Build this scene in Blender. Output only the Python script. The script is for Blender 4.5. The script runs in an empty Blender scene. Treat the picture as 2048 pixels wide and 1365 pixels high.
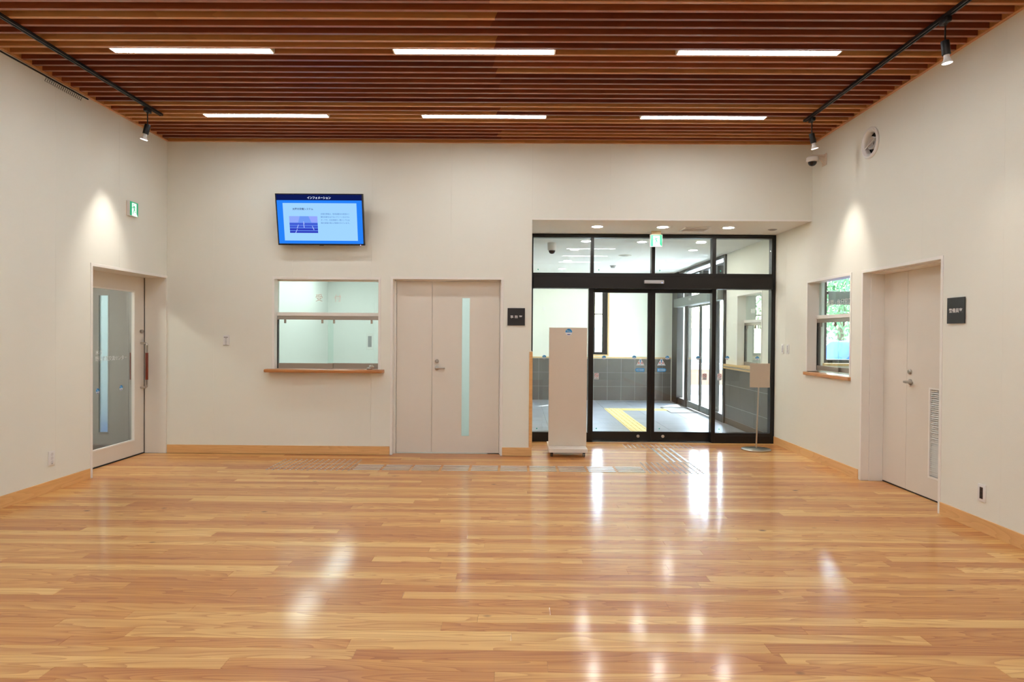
import bpy, bmesh, math, random
from mathutils import Vector, Matrix, Euler
random.seed(7)
scn = bpy.context.scene
COL = scn.collection

# ------------------------------------------------------------------ camera, world, sun, exposure
cam_d = bpy.data.cameras.new('camera'); cam = bpy.data.objects.new('camera', cam_d); COL.objects.link(cam)
scn.camera = cam
cam_d.sensor_width = 36.0; cam_d.lens = 36.0*1302.07/2048; cam_d.clip_start = 0.05; cam_d.clip_end = 200
def cam_axes(yaw, pitch, roll):
    cy, sy, cp, sp = math.cos(yaw), math.sin(yaw), math.cos(pitch), math.sin(pitch)
    f = Vector((-sy*cp, cy*cp, sp)); r0 = Vector((cy, sy, 0)); u0 = r0.cross(f)
    r = math.cos(roll)*r0 + math.sin(roll)*u0; u = -math.sin(roll)*r0 + math.cos(roll)*u0
    return r, u, f
r_, u_, f_ = cam_axes(.0078, -.0092, .0074)
M = Matrix((( r_.x, u_.x, -f_.x, 0), (r_.y, u_.y, -f_.y, 0), (r_.z, u_.z, -f_.z, 1.4), (0, 0, 0, 1)))
cam.matrix_world = M

w = bpy.data.worlds.new('sky'); scn.world = w; w.use_nodes = True
nt = w.node_tree; bg = nt.nodes['Background']
sky = nt.nodes.new('ShaderNodeTexSky'); sky.sky_type = 'NISHITA'; sky.sun_disc = False
sky.sun_elevation = math.radians(52); sky.sun_rotation = math.radians(45); sky.air_density = 1.0; sky.dust_density = 2.0
nt.links.new(sky.outputs[0], bg.inputs[0]); bg.inputs[1].default_value = 5.0

sd = bpy.data.lights.new('sun', 'SUN'); sd.energy = 50.0; sd.angle = math.radians(.6); sd.color = (1, .98, .95)
sun = bpy.data.objects.new('sun', sd); COL.objects.link(sun)
sun.rotation_euler = Vector((-.72, -.76, -1.25)).to_track_quat('-Z', 'Y').to_euler()
sun.location = (12, 24, 12)

FIX_E = 41.0        # linear ceiling fixtures
DOWN_E = 150.0        # round downlights
scn.view_settings.view_transform = 'Standard'; scn.view_settings.look = 'None'
scn.view_settings.gamma = 1; scn.view_settings.use_curve_mapping = False
scn.view_settings.exposure = 0.0

# ------------------------------------------------------------------ room measures (metres)
D, XL, XR, H = 7.525, -4.066, 3.378, 3.613
YN = -3.2           # wall behind the camera
Y2 = 8.6            # entrance frame plane
YV = 14.1           # far wall of the vestibule
ZV = 2.735          # ceiling of recess and vestibule
EX = 0.165          # left edge of the recess
# openings (two along the wall, two in height)
RW = (-2.813, -1.608, .958, 2.028); DW = (-1.439, -.189, 0, 2.037)   # openings (x0,x1,z0,z1)
GW = (6.637, 7.60, .985, 2.03); GD = (5.222, 6.39, 0, 2.03); VW = (9.033, 10.01, .93, 2.02)
LD = (6.201, 7.507, 0, 2.03)

# ------------------------------------------------------------------ materials
def lin(c):
    return tuple((x/12.92 if x <= .04045 else ((x+.055)/1.055)**2.4) for x in [v/255 for v in c])
def N(nt, kind, **kw):
    n = nt.nodes.new(kind)
    for k, v in kw.items():
        if k in n.inputs: n.inputs[k].default_value = v
        else: setattr(n, k, v)
    return n
def mat(name, col, rough=.5, metal=0, bump=0, bscale=200, var=0, spec=.5, coat=0, emit=None, estr=0, stretch=(1, 1, 1)):
    m = bpy.data.materials.new(name); m.use_nodes = True; nt = m.node_tree; b = nt.nodes['Principled BSDF']
    c = lin(col)+(1,)
    b.inputs['Base Color'].default_value = c; b.inputs['Roughness'].default_value = rough; b.inputs['Metallic'].default_value = metal
    b.inputs['Specular IOR Level'].default_value = spec; b.inputs['Coat Weight'].default_value = coat
    if emit: b.inputs['Emission Color'].default_value = lin(emit)+(1,); b.inputs['Emission Strength'].default_value = estr
    if bump or var:
        g = N(nt, 'ShaderNodeNewGeometry'); mp = N(nt, 'ShaderNodeMapping'); mp.inputs['Scale'].default_value = stretch
        nt.links.new(g.outputs['Position'], mp.inputs[0])
        nz = N(nt, 'ShaderNodeTexNoise', Scale=bscale, Detail=4.0); nt.links.new(mp.outputs[0], nz.inputs['Vector'])
        if bump:
            bp = N(nt, 'ShaderNodeBump', Strength=bump, Distance=.002); nt.links.new(nz.outputs[0], bp.inputs['Height']); nt.links.new(bp.outputs[0], b.inputs['Normal'])
        if var:
            mx = N(nt, 'ShaderNodeMix', data_type='RGBA'); mr = N(nt, 'ShaderNodeMapRange'); mr.inputs[1].default_value = .3; mr.inputs[2].default_value = .7
            nt.links.new(nz.outputs[0], mr.inputs[0]); nt.links.new(mr.outputs[0], mx.inputs[0])
            mx.inputs[6].default_value = tuple(x*(1-var) for x in c[:3])+(1,); mx.inputs[7].default_value = tuple(min(1, x*(1+var)) for x in c[:3])+(1,)
            nt.links.new(mx.outputs[2], b.inputs['Base Color'])
    return m
def emat(name, col, s):
    m = bpy.data.materials.new(name); m.use_nodes = True; nt = m.node_tree; nt.nodes.clear()
    e = N(nt, 'ShaderNodeEmission'); e.inputs[0].default_value = lin(col)+(1,); e.inputs[1].default_value = s
    o = N(nt, 'ShaderNodeOutputMaterial'); nt.links.new(e.outputs[0], o.inputs[0]); return m
def glass(name, tint=(.965, .99, .98), base=.035):
    m = bpy.data.materials.new(name); m.use_nodes = True; nt = m.node_tree; nt.nodes.clear()
    t = N(nt, 'ShaderNodeBsdfTransparent'); t.inputs[0].default_value = tint+(1,)
    g = N(nt, 'ShaderNodeBsdfGlossy'); g.inputs['Roughness'].default_value = .01; g.inputs[0].default_value = (1, 1, 1, 1)
    lw = N(nt, 'ShaderNodeLayerWeight', Blend=.5)
    p = N(nt, 'ShaderNodeMath', operation='POWER'); p.inputs[1].default_value = 4.0; nt.links.new(lw.outputs['Facing'], p.inputs[0])
    a = N(nt, 'ShaderNodeMath', operation='MULTIPLY_ADD'); a.inputs[1].default_value = .8; a.inputs[2].default_value = base; nt.links.new(p.outputs[0], a.inputs[0])
    mx = N(nt, 'ShaderNodeMixShader'); nt.links.new(a.outputs[0], mx.inputs[0]); nt.links.new(t.outputs[0], mx.inputs[1]); nt.links.new(g.outputs[0], mx.inputs[2])
    o = N(nt, 'ShaderNodeOutputMaterial'); nt.links.new(mx.outputs[0], o.inputs[0]); return m
def frosted(name, tint=(.78, .9, .9)):
    m = bpy.data.materials.new(name); m.use_nodes = True; nt = m.node_tree; b = nt.nodes['Principled BSDF']
    b.inputs['Base Color'].default_value = tint+(1,); b.inputs['Roughness'].default_value = .42
    b.inputs['Transmission Weight'].default_value = 1; b.inputs['IOR'].default_value = 1.25
    g = N(nt, 'ShaderNodeNewGeometry'); nz = N(nt, 'ShaderNodeTexNoise', Scale=90.0, Detail=3.0); nt.links.new(g.outputs['Position'], nz.inputs['Vector'])
    bp = N(nt, 'ShaderNodeBump', Strength=.4, Distance=.003); nt.links.new(nz.outputs[0], bp.inputs['Height']); nt.links.new(bp.outputs[0], b.inputs['Normal'])
    return m
def wood(name, ca, cb, cc, rough=.4, coat=0, axis='X', spread=1.0, knots=0, gscale=1.0, bump=.05, coatr=.15, slant=0):
    """boards along one world axis; each board shifts tone and figure through its own object colour or mesh island"""
    m = bpy.data.materials.new(name); m.use_nodes = True; nt = m.node_tree; L = nt.links; b = nt.nodes['Principled BSDF']
    b.inputs['Roughness'].default_value = rough; b.inputs['Coat Weight'].default_value = coat; b.inputs['Coat Roughness'].default_value = coatr
    g = N(nt, 'ShaderNodeNewGeometry'); oi = N(nt, 'ShaderNodeObjectInfo'); sp = N(nt, 'ShaderNodeSeparateColor'); L.new(oi.outputs['Color'], sp.inputs[0])
    ad = N(nt, 'ShaderNodeMath', operation='MULTIPLY_ADD'); L.new(sp.outputs[1], ad.inputs[0]); L.new(g.outputs['Random Per Island'], ad.inputs[1]); L.new(sp.outputs[0], ad.inputs[2])
    rnd = N(nt, 'ShaderNodeMath', operation='FRACT'); L.new(ad.outputs[0], rnd.inputs[0])
    off = N(nt, 'ShaderNodeVectorMath', operation='SCALE'); off.inputs[0].default_value = (37.3, 19.1, 53.7); L.new(rnd.outputs[0], off.inputs['Scale'])
    pos = N(nt, 'ShaderNodeVectorMath', operation='ADD'); L.new(g.outputs['Position'], pos.inputs[0]); L.new(off.outputs[0], pos.inputs[1])
    k = {'X': (.55, 1, 1), 'Y': (1, .55, 1), 'Z': (1, 1, .55)}[axis]
    def mapped(sc):
        mp = N(nt, 'ShaderNodeMapping'); mp.inputs['Scale'].default_value = tuple((sc[0] if a == axis else sc[1]) for a in 'XYZ'); L.new(pos.outputs[0], mp.inputs[0]); return mp
    # growth-ring figure: contour lines of a stretched noise
    m1 = mapped((.9*gscale, 9*gscale)); n1 = N(nt, 'ShaderNodeTexNoise', Scale=1.0, Detail=1.5, Roughness=.4); L.new(m1.outputs[0], n1.inputs['Vector'])
    mu = N(nt, 'ShaderNodeMath', operation='MULTIPLY'); mu.inputs[1].default_value = 13.0; L.new(n1.outputs[0], mu.inputs[0])
    fr = N(nt, 'ShaderNodeMath', operation='FRACT'); L.new(mu.outputs[0], fr.inputs[0])
    pw = N(nt, 'ShaderNodeMath', operation='POWER'); pw.inputs[1].default_value = 2.2; L.new(fr.outputs[0], pw.inputs[0])
    # fine fibres
    m2 = mapped((2.2, 150)); n2 = N(nt, 'ShaderNodeTexNoise', Scale=1.0, Detail=3.0); L.new(m2.outputs[0], n2.inputs['Vector'])
    # broad streaks
    m3 = mapped((.5, 12)); n3 = N(nt, 'ShaderNodeTexNoise', Scale=1.0, Detail=2.0); L.new(m3.outputs[0], n3.inputs['Vector'])
    cr = N(nt, 'ShaderNodeValToRGB'); L.new(rnd.outputs[0], cr.inputs[0])
    cr.color_ramp.elements[0].color = lin(ca)+(1,); cr.color_ramp.elements[1].color = lin(cc)+(1,)
    e = cr.color_ramp.elements.new(.5); e.color = lin(cb)+(1,)
    def darken(src, fac_socket, amount, tint):
        mx = N(nt, 'ShaderNodeMix', data_type='RGBA', blend_type='MULTIPLY'); mm = N(nt, 'ShaderNodeMath', operation='MULTIPLY'); mm.inputs[1].default_value = amount
        L.new(fac_socket, mm.inputs[0]); L.new(mm.outputs[0], mx.inputs[0]); L.new(src, mx.inputs[6]); mx.inputs[7].default_value = tint+(1,); return mx.outputs[2]
    c = darken(cr.outputs[0], pw.outputs[0], .62*spread, (.66, .46, .30))
    r3 = N(nt, 'ShaderNodeMapRange'); r3.inputs[1].default_value = .42; r3.inputs[2].default_value = .68; L.new(n3.outputs[0], r3.inputs[0])
    c = darken(c, r3.outputs[0], .6*spread, (.74, .56, .40))
    c = darken(c, n2.outputs[0], .30, (.72, .58, .45))
    if knots:
        m4 = mapped((2.2, 3.4)); v = N(nt, 'ShaderNodeTexVoronoi', Scale=1.0); L.new(m4.outputs[0], v.inputs['Vector'])
        sc_ = N(nt, 'ShaderNodeSeparateColor'); L.new(v.outputs['Color'], sc_.inputs[0])
        gate = N(nt, 'ShaderNodeMath', operation='GREATER_THAN'); gate.inputs[1].default_value = .55; L.new(sc_.outputs[0], gate.inputs[0])
        mr = N(nt, 'ShaderNodeMapRange'); mr.inputs[1].default_value = .075; mr.inputs[2].default_value = .03; L.new(v.outputs['Distance'], mr.inputs[0])
        mm = N(nt, 'ShaderNodeMath', operation='MULTIPLY'); L.new(mr.outputs[0], mm.inputs[0]); L.new(gate.outputs[0], mm.inputs[1])
        c = darken(c, mm.outputs[0], .95, (.16, .08, .04))
    L.new(c, b.inputs['Base Color'])
    bp = N(nt, 'ShaderNodeBump', Strength=bump, Distance=.001); L.new(n2.outputs[0], bp.inputs['Height']); L.new(bp.outputs[0], b.inputs['Normal'])
    return m

WALL = mat('cream_wallpaper', (235, 234, 222), .85, bump=.35, bscale=260, spec=.25)
WALLB = mat('wall_backing', (180, 172, 158), .9)
REV = mat('cream_reveal', (232, 227, 215), .7, bump=.2, bscale=260, spec=.3)
TRIM = mat('ivory_trim', (240, 236, 228), .42, spec=.4)
DOORM = mat('cream_door_skin', (226, 218, 205), .5, bump=.12, bscale=420, spec=.35)
OFFW = mat('office_wall', (232, 234, 230), .85, bump=.1)
PLASTER = mat('plaster_ceiling', (238, 238, 234), .9, bump=.5, bscale=90)
FLOORW = wood('floor_plank_wood', (202, 136, 72), (221, 162, 90), (240, 196, 124), rough=.5, coat=.48, knots=1, spread=1.15, coatr=.13)
SLATW = wood('ceiling_slat_wood', (120, 48, 22), (170, 92, 46), (222, 160, 94), rough=.5, spread=.6, gscale=.7, coat=.8, coatr=.35)
SUBF = mat('dark_subfloor', (48, 28, 14), .9)
CEILB = mat('dark_ceiling_board', (44, 24, 14), .9)
BASEW = wood('baseboard_wood', (236, 186, 122), (240, 192, 130), (244, 200, 138), rough=.4, axis='Y', spread=.45, coat=.3)
BASEWX = wood('baseboard_wood_x', (236, 186, 122), (240, 192, 130), (244, 200, 138), rough=.4, axis='X', spread=.45, coat=.3)
SILLW = wood('sill_wood', (188, 122, 66), (200, 136, 76), (208, 148, 88), rough=.38, spread=.4, coat=.4)
PALEW = mat('pale_wood', (214, 178, 124), .5, var=.08, bscale=30, stretch=(.2, .2, 6))
REDW = wood('red_grip_wood', (122, 48, 28), (128, 50, 28), (134, 54, 30), rough=.35, axis='Z', spread=.3)
DARK = mat('bronze_aluminium', (24, 20, 18), .38, metal=.3, spec=.5)
DARK2 = mat('dark_window_metal', (38, 38, 38), .4, metal=.4)
BLACK = mat('black_metal', (12, 12, 12), .45)
BLKPL = mat('black_plastic', (18, 18, 18), .4)
STEEL = mat('brushed_steel', (196, 190, 182), .28, metal=1)
BARS = mat('bright_steel', (226, 224, 220), .34, metal=1)
STEELR = mat('satin_steel', (176, 168, 158), .4, metal=1)
ALU = mat('grey_aluminium', (118, 124, 122), .45, metal=.5)
WHITE = mat('white_plastic', (232, 230, 226), .4)
GREYP = mat('grey_plastic', (150, 148, 150), .4)
SIGNB = mat('black_sign', (30, 29, 30), .45)
LETW = mat('white_lettering', (236, 234, 232), .5)
LETF = mat('frost_lettering', (214, 210, 208), .6)
LETP = mat('pinkish_frost_lettering', (226, 204, 196), .6)
def film(name, col):
    m = bpy.data.materials.new(name); m.use_nodes = True; nt = m.node_tree; nt.nodes.clear()
    d = N(nt, 'ShaderNodeBsdfDiffuse'); t = N(nt, 'ShaderNodeBsdfTranslucent'); d.inputs[0].default_value = t.inputs[0].default_value = lin(col)+(1,)
    mx = N(nt, 'ShaderNodeMixShader'); mx.inputs[0].default_value = .5; nt.links.new(d.outputs[0], mx.inputs[1]); nt.links.new(t.outputs[0], mx.inputs[2])
    o = N(nt, 'ShaderNodeOutputMaterial'); nt.links.new(mx.outputs[0], o.inputs[0]); return m
LETFG = film('glass_film_lettering', (246, 246, 244)); LETPG = film('pink_glass_film_lettering', (250, 232, 226))
GREEN = mat('exit_green', (18, 160, 112), .4, emit=(18, 170, 118), estr=.5)
EXW = mat('exit_white', (235, 250, 244), .4, emit=(225, 250, 242), estr=.7)
GLASS = glass('clear_glass')
GLASSG = glass('green_clear_glass', (.915, .975, .96))
GLASSD = glass('grey_clear_glass', (.90, .93, .915))
FROST = frosted('frosted_glass')
FIXM = emat('fixture_diffuser', (246, 251, 255), FIX_E)
DOWNM = emat('downlight_diffuser', (255, 252, 246), DOWN_E)
SPOTM = emat('spot_bulb_face', (255, 246, 232), 22.0)
SIDEM = emat('added_strip_light', (240, 250, 255), 34.0)
OFFM = emat('office_fixture_diffuser', (246, 255, 252), 13.0)
TILEW = mat('dark_wall_tile', (88, 84, 79), .42, var=.12, bscale=3, bump=.1)
TILEF = mat('grey_floor_tile', (138, 143, 148), .38, var=.10, bscale=2.5, bump=.1)
GROUT = mat('pale_grout', (186, 190, 188), .8)
YELT = mat('yellow_tactile', (228, 204, 130), .5)
MATM = mat('entrance_mat', (120, 122, 122), .8)
BOARD = mat('ivory_board', (218, 204, 186), .55, spec=.35)
SCRN = emat('screen_blue', (38, 128, 245), 1.05)
SCRD = emat('screen_navy', (14, 26, 84), 1.0)
SCRP = emat('screen_pale', (158, 210, 255), 1.05)
SCRT = emat('screen_text_white', (225, 235, 255), 1.1)
SCRX = emat('screen_text_dark', (52, 66, 120), .9)
SCRX2 = emat('screen_text_soft', (96, 132, 190), .95)
SCI1 = emat('screen_panel_blue', (66, 92, 214), 1.0)
SCI2 = emat('screen_panel_deep', (48, 62, 190), 1.0)
SCI3 = emat('screen_haze_blue', (112, 156, 246), 1.0)
SCI4 = emat('screen_line', (178, 198, 255), 1.0)
BLUES = mat('sticker_blue', (40, 140, 205), .4)
BLUEL = mat('sticker_light_blue', (150, 205, 240), .4)
STW = mat('sticker_white', (225, 228, 232), .4)
NAVY = mat('sticker_navy', (60, 64, 140), .4)
REDS = mat('sticker_red', (190, 70, 80), .4)
TEAL = mat('sticker_green', (40, 190, 150), .4)
GROUND = mat('pale_paving', (206, 202, 194), .9, var=.05, bscale=3)
CONC = mat('pale_concrete', (214, 216, 214), .85)
BROWNP = mat('brown_panel', (150, 112, 92), .7)
LEAF = mat('leaf_green', (84, 124, 72), .7, var=.4, bscale=6)
BARK = mat('bark', (96, 72, 54), .9)
CARB = mat('car_blue', (20, 60, 140), .7, spec=.1)
TYRE = mat('tyre', (24, 24, 24), .8)
BLUEC = mat('strip_tint_blue', (44, 84, 150), .95)
GREYW = mat('corridor_wall', (192, 187, 180), .8)

# ------------------------------------------------------------------ helpers
def tag(o, label=None, cat=None, group=None, kind=None):
    if label: o['label'] = label
    if cat: o['category'] = cat
    if group: o['group'] = group
    if kind: o['kind'] = kind
    return o
def thing(name, label, cat, loc=(0, 0, 0), group=None, kind=None, parent=None):
    o = bpy.data.objects.new(name, None); o.empty_display_size = .05; COL.objects.link(o); o.location = loc
    if parent: o.parent = parent; o.location = Vector(loc)-wloc(parent)
    return tag(o, label, cat, group, kind)
def wloc(o):
    v = Vector(o.location)
    while o.parent: o = o.parent; v += o.location
    return v
class MB:
    def __init__(s, m=None): s.b = bmesh.new(); s.m = m
    def box(s, x0, x1, y0, y1, z0, z1, bev=0):
        x0, x1 = min(x0, x1), max(x0, x1); y0, y1 = min(y0, y1), max(y0, y1); z0, z1 = min(z0, z1), max(z0, z1)
        t = bmesh.new(); bmesh.ops.create_cube(t, size=1)
        bmesh.ops.transform(t, verts=t.verts, matrix=Matrix.Translation(((x0+x1)/2, (y0+y1)/2, (z0+z1)/2)) @ Matrix.Diagonal((x1-x0, y1-y0, z1-z0, 1)))
        if bev: bmesh.ops.bevel(t, geom=t.edges[:], offset=bev, segments=1 if bev < .002 else 2, profile=.5, affect='EDGES')
        return s.add(t)
    def add(s, t):
        me = bpy.data.meshes.new('t'); t.to_mesh(me); t.free(); s.b.from_mesh(me); bpy.data.meshes.remove(me); return s
    def cyl(s, p0, p1, r0, r1=None, seg=20, bev=0):
        p0, p1 = Vector(p0), Vector(p1); r1 = r0 if r1 is None else r1; d = p1-p0
        t = bmesh.new(); bmesh.ops.create_cone(t, cap_ends=True, segments=seg, radius1=r0, radius2=max(r1, 1e-5), depth=d.length)
        if bev: bmesh.ops.bevel(t, geom=[e for e in t.edges if len(e.link_faces) == 2 and any(len(f.verts) > 4 for f in e.link_faces)], offset=bev, segments=2, profile=.5, affect='EDGES')
        bmesh.ops.transform(t, verts=t.verts, matrix=Matrix.Translation((p0+p1)/2) @ d.to_track_quat('Z', 'Y').to_matrix().to_4x4())
        return s.add(t)
    def lathe(s, prof, origin, axis=(0, 0, 1), seg=28):
        """prof: list of (radius, height) along axis"""
        t = bmesh.new(); q = Vector(axis).to_track_quat('Z', 'Y').to_matrix().to_4x4(); M_ = Matrix.Translation(origin) @ q
        rings = []
        for r, h in prof:
            if r < 1e-6: rings.append([t.verts.new(M_ @ Vector((0, 0, h)))])
            else: rings.append([t.verts.new(M_ @ Vector((r*math.cos(2*math.pi*i/seg), r*math.sin(2*math.pi*i/seg), h))) for i in range(seg)])
        for a, b_ in zip(rings, rings[1:]):
            for i in range(seg):
                j = (i+1) % seg
                if len(a) == 1 and len(b_) == 1: continue
                if len(a) == 1: t.faces.new((a[0], b_[i], b_[j]))
                elif len(b_) == 1: t.faces.new((a[i], a[j], b_[0]))
                else: t.faces.new((a[i], a[j], b_[j], b_[i]))
        bmesh.ops.recalc_face_normals(t, faces=t.faces[:]); return s.add(t)
    def tube(s, pts, r, seg=12):
        pts = [Vector(p) for p in pts]; t = bmesh.new(); rings = []
        for i, p in enumerate(pts):
            d = (pts[min(i+1, len(pts)-1)]-pts[max(i-1, 0)]).normalized(); q = d.to_track_quat('Z', 'Y')
            rings.append([t.verts.new(p+q @ Vector((r*math.cos(2*math.pi*k/seg), r*math.sin(2*math.pi*k/seg), 0))) for k in range(seg)])
        for a, b_ in zip(rings, rings[1:]):
            for k in range(seg): t.faces.new((a[k], a[(k+1) % seg], b_[(k+1) % seg], b_[k]))
        t.faces.new(rings[0][::-1]); t.faces.new(rings[-1]); bmesh.ops.recalc_face_normals(t, faces=t.faces[:]); return s.add(t)
    def poly(s, pts, M_, th=.001):
        """flat outline in local xy, thickness th along local z"""
        t = bmesh.new(); a = [t.verts.new(M_ @ Vector((x, y, 0))) for x, y in pts]; b_ = [t.verts.new(M_ @ Vector((x, y, th))) for x, y in pts]
        t.faces.new(a[::-1]); t.faces.new(b_); n = len(pts)
        for i in range(n): t.faces.new((a[i], a[(i+1) % n], b_[(i+1) % n], b_[i]))
        bmesh.ops.recalc_face_normals(t, faces=t.faces[:]); return s.add(t)
    def build(s, name, mt, parent=None, smooth=False, org=None, **kw):
        if org is None and parent is None:
            xs = [v.co for v in s.b.verts]; org = (sum(v.x for v in xs)/len(xs), sum(v.y for v in xs)/len(xs), min(v.z for v in xs))
        base = wloc(parent) if parent else Vector((0, 0, 0)); org = Vector(org) if org is not None else base
        bmesh.ops.translate(s.b, verts=s.b.verts, vec=-org)
        me = bpy.data.meshes.new(name); s.b.to_mesh(me); s.b.free(); me.materials.append(mt)
        if smooth:
            for p in me.polygons: p.use_smooth = True
            me.set_sharp_from_angle(angle=math.radians(35))
        o = bpy.data.objects.new(name, me); COL.objects.link(o); o.location = org-base
        if parent: o.parent = parent
        return tag(o, **kw)
def bx(name, mt, parent, *c, bev=.0015, **kw): return MB().box(*c, bev=bev).build(name, mt, parent, **kw)
FACE = {'S': Matrix.Rotation(math.pi/2, 4, 'X'),                                                     # faces the camera side (-Y)
        'W': Matrix.Rotation(-math.pi/2, 4, 'Z') @ Matrix.Rotation(math.pi/2, 4, 'X'),                # on a right-hand wall, faces -X
        'E': Matrix.Rotation(math.pi/2, 4, 'Z') @ Matrix.Rotation(math.pi/2, 4, 'X')}                 # on a left-hand wall, faces +X
def at(p, face='S'): return Matrix.Translation(p) @ FACE[face]
def text(s_, name, mt, parent, M_, wdt, hgt=None, bold=0.0, mirror=False, **kw):
    cu = bpy.data.curves.new('t', 'FONT'); cu.body = s_; cu.size = 1; cu.extrude = .01; cu.offset = bold; cu.align_x = 'CENTER'; cu.resolution_u = 3
    o = bpy.data.objects.new('t', cu); COL.objects.link(o); bpy.context.view_layer.update()
    me = bpy.data.meshes.new_from_object(o.evaluated_get(bpy.context.evaluated_depsgraph_get())); bpy.data.objects.remove(o); bpy.data.curves.remove(cu)
    if not me.vertices: return None
    xs = [v.co.x for v in me.vertices]; ys = [v.co.y for v in me.vertices]
    cx, cy = (min(xs)+max(xs))/2, (min(ys)+max(ys))/2; sx = wdt/(max(xs)-min(xs)); sy = hgt/(max(ys)-min(ys)) if hgt else sx
    base = wloc(parent) if parent else Vector((0, 0, 0)); T = Matrix.Translation(-base) @ M_
    for v in me.vertices: v.co = T @ Vector(((v.co.x-cx)*sx*(-1 if mirror else 1), (v.co.y-cy)*sy, (v.co.z+.01)*.05))
    me.materials.clear(); me.materials.append(mt); me.name = name
    ob = bpy.data.objects.new(name, me); COL.objects.link(ob); ob.parent = parent
    return tag(ob, **kw)
def circ(r, n=24, cx=0, cy=0): return [(cx+r*math.cos(2*math.pi*i/n), cy+r*math.sin(2*math.pi*i/n)) for i in range(n)]
def rect(x0, x1, y0, y1): return [(x0, y0), (x1, y0), (x1, y1), (x0, y1)]
def copy_tree(o, parent=None):
    c = o.copy(); COL.objects.link(c)
    if parent: c.parent = parent
    for ch in list(o.children): copy_tree(ch, c)
    return c

def panels(wall, mt, axis, pos, out, seams, z0, z1, holes, th=.012, gap=.0009):
    """cladding sheets of a wall plane, one object per sheet, cut round the openings"""
    for a, b_ in zip(seams, seams[1:]):
        ua, ub = a+gap/2, b_-gap/2
        holes = [q if len(q) > 4 else (q[0]-.012, q[1]+.012, q[2]-(.012 if q[2] > 0 else 0), q[3]+.012, 0) for q in holes]
        us = sorted({ua, ub, *[h for q in holes for h in q[:2] if ua < h < ub]}); zs = sorted({z0, z1, *[h for q in holes for h in q[2:4] if z0 < h < z1]})
        t = bmesh.new(); V = {}
        def v(u, z, k):
            key = (round(u, 5), round(z, 5), k)
            if key not in V:
                p = pos-out*th if k else pos
                V[key] = t.verts.new((u, p, z) if axis == 'Y' else (p, u, z))
            return V[key]
        cells = set()
        for i in range(len(us)-1):
            for j in range(len(zs)-1):
                cu, cz = (us[i]+us[i+1])/2, (zs[j]+zs[j+1])/2
                if not any(q[0] < cu < q[1] and q[2] < cz < q[3] for q in holes): cells.add((i, j))
        if not cells: t.free(); continue
        for i, j in cells:
            c = [(us[i], zs[j]), (us[i+1], zs[j]), (us[i+1], zs[j+1]), (us[i], zs[j+1])]
            for k in (0, 1): t.faces.new([v(u, z, k) for u, z in c])
            for (di, dj, e) in ((0, -1, (0, 1)), (1, 0, (1, 2)), (0, 1, (2, 3)), (-1, 0, (3, 0))):
                if (i+di, j+dj) not in cells:
                    p, q = c[e[0]], c[e[1]]; t.faces.new((v(*p, 0), v(*q, 0), v(*q, 1), v(*p, 1)))
        bmesh.ops.recalc_face_normals(t, faces=t.faces[:])
        m_ = MB(); m_.add(t); m_.build('panel', mt, wall)

def structure(name, label, cat='wall', loc=(0, 0, 0)): return thing(name, label, cat, loc, kind='structure')

# ================================================================== FLOOR
fl = MB().box(XL-.4, XR+.4, YN-.2, 8.55, -.08, -.016).build('floor', SUBF, None, org=(0, 0, -.016))
tag(fl, 'glossy orange pine plank floor of the hall', 'floor', kind='structure')
PW = .0925; PL = 1.82
def unit_plank():
    t = MB().box(-.5, .5, -PW/2+.0003, PW/2-.0003, 0, .016)
    bmesh.ops.bevel(t.b, geom=[e for e in t.b.edges if all(v.co.z > .01 for v in e.verts)], offset=.0007, segments=1, affect='EDGES')
    me = bpy.data.meshes.new('plank'); t.b.to_mesh(me); t.b.free(); me.materials.append(FLOORW); return me
pm = unit_plank(); far_planks = MB(); nplank = 0
row = 0; y = 2.32
def plank_ends(row):
    s = (row*.247+.13*math.sin(row*2.1)+.2) % PL; xs = [XL+.002]
    x = XL-PL+s
    while x < XR:
        if x > XL+.1 and x < XR-.1: xs.append(x+random.uniform(-.06, .06))
        x += PL*random.choice((1, 1, .5, .75, 1.15)) if random.random() < .45 else PL
    xs.append(XR-.002); return sorted(xs)
y0 = 2.32-math.ceil((2.32-YN)/PW)*PW
while y0 < 8.62:
    yc = y0+PW/2; xs = plank_ends(row); row += 1
    if GD[0] < yc < GD[1]: xs[-1] = XR+.235
    if LD[0] < yc < LD[1]-.03: xs[0] = XL-.25
    if yc > D:
        xs = [EX+.002]+[x for x in xs if x > EX+.15]
        if yc < 7.66: far_planks.box(DW[0], DW[1], yc-PW/2+.0003, yc+PW/2-.0003, -.016, 0)
    for a, b_ in zip(xs, xs[1:]):
        if yc > 2.3 and nplank < 298 and yc < 8.61:
            o = bpy.data.objects.new('plank', pm); COL.objects.link(o); o.parent = fl; o.location = ((a+b_)/2, yc, 0); o.scale = (b_-a-.0006, 1, 1)
            o.color = (random.random(), 0, 0, 1); nplank += 1
        else:
            far_planks.box(a, b_-.0006, yc-PW/2+.0003, yc+PW/2-.0003, -.016, 0)
    y0 += PW
o = far_planks.build('planking', FLOORW, fl); tag(o, kind='stuff')
print('planks', nplank)

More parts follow.
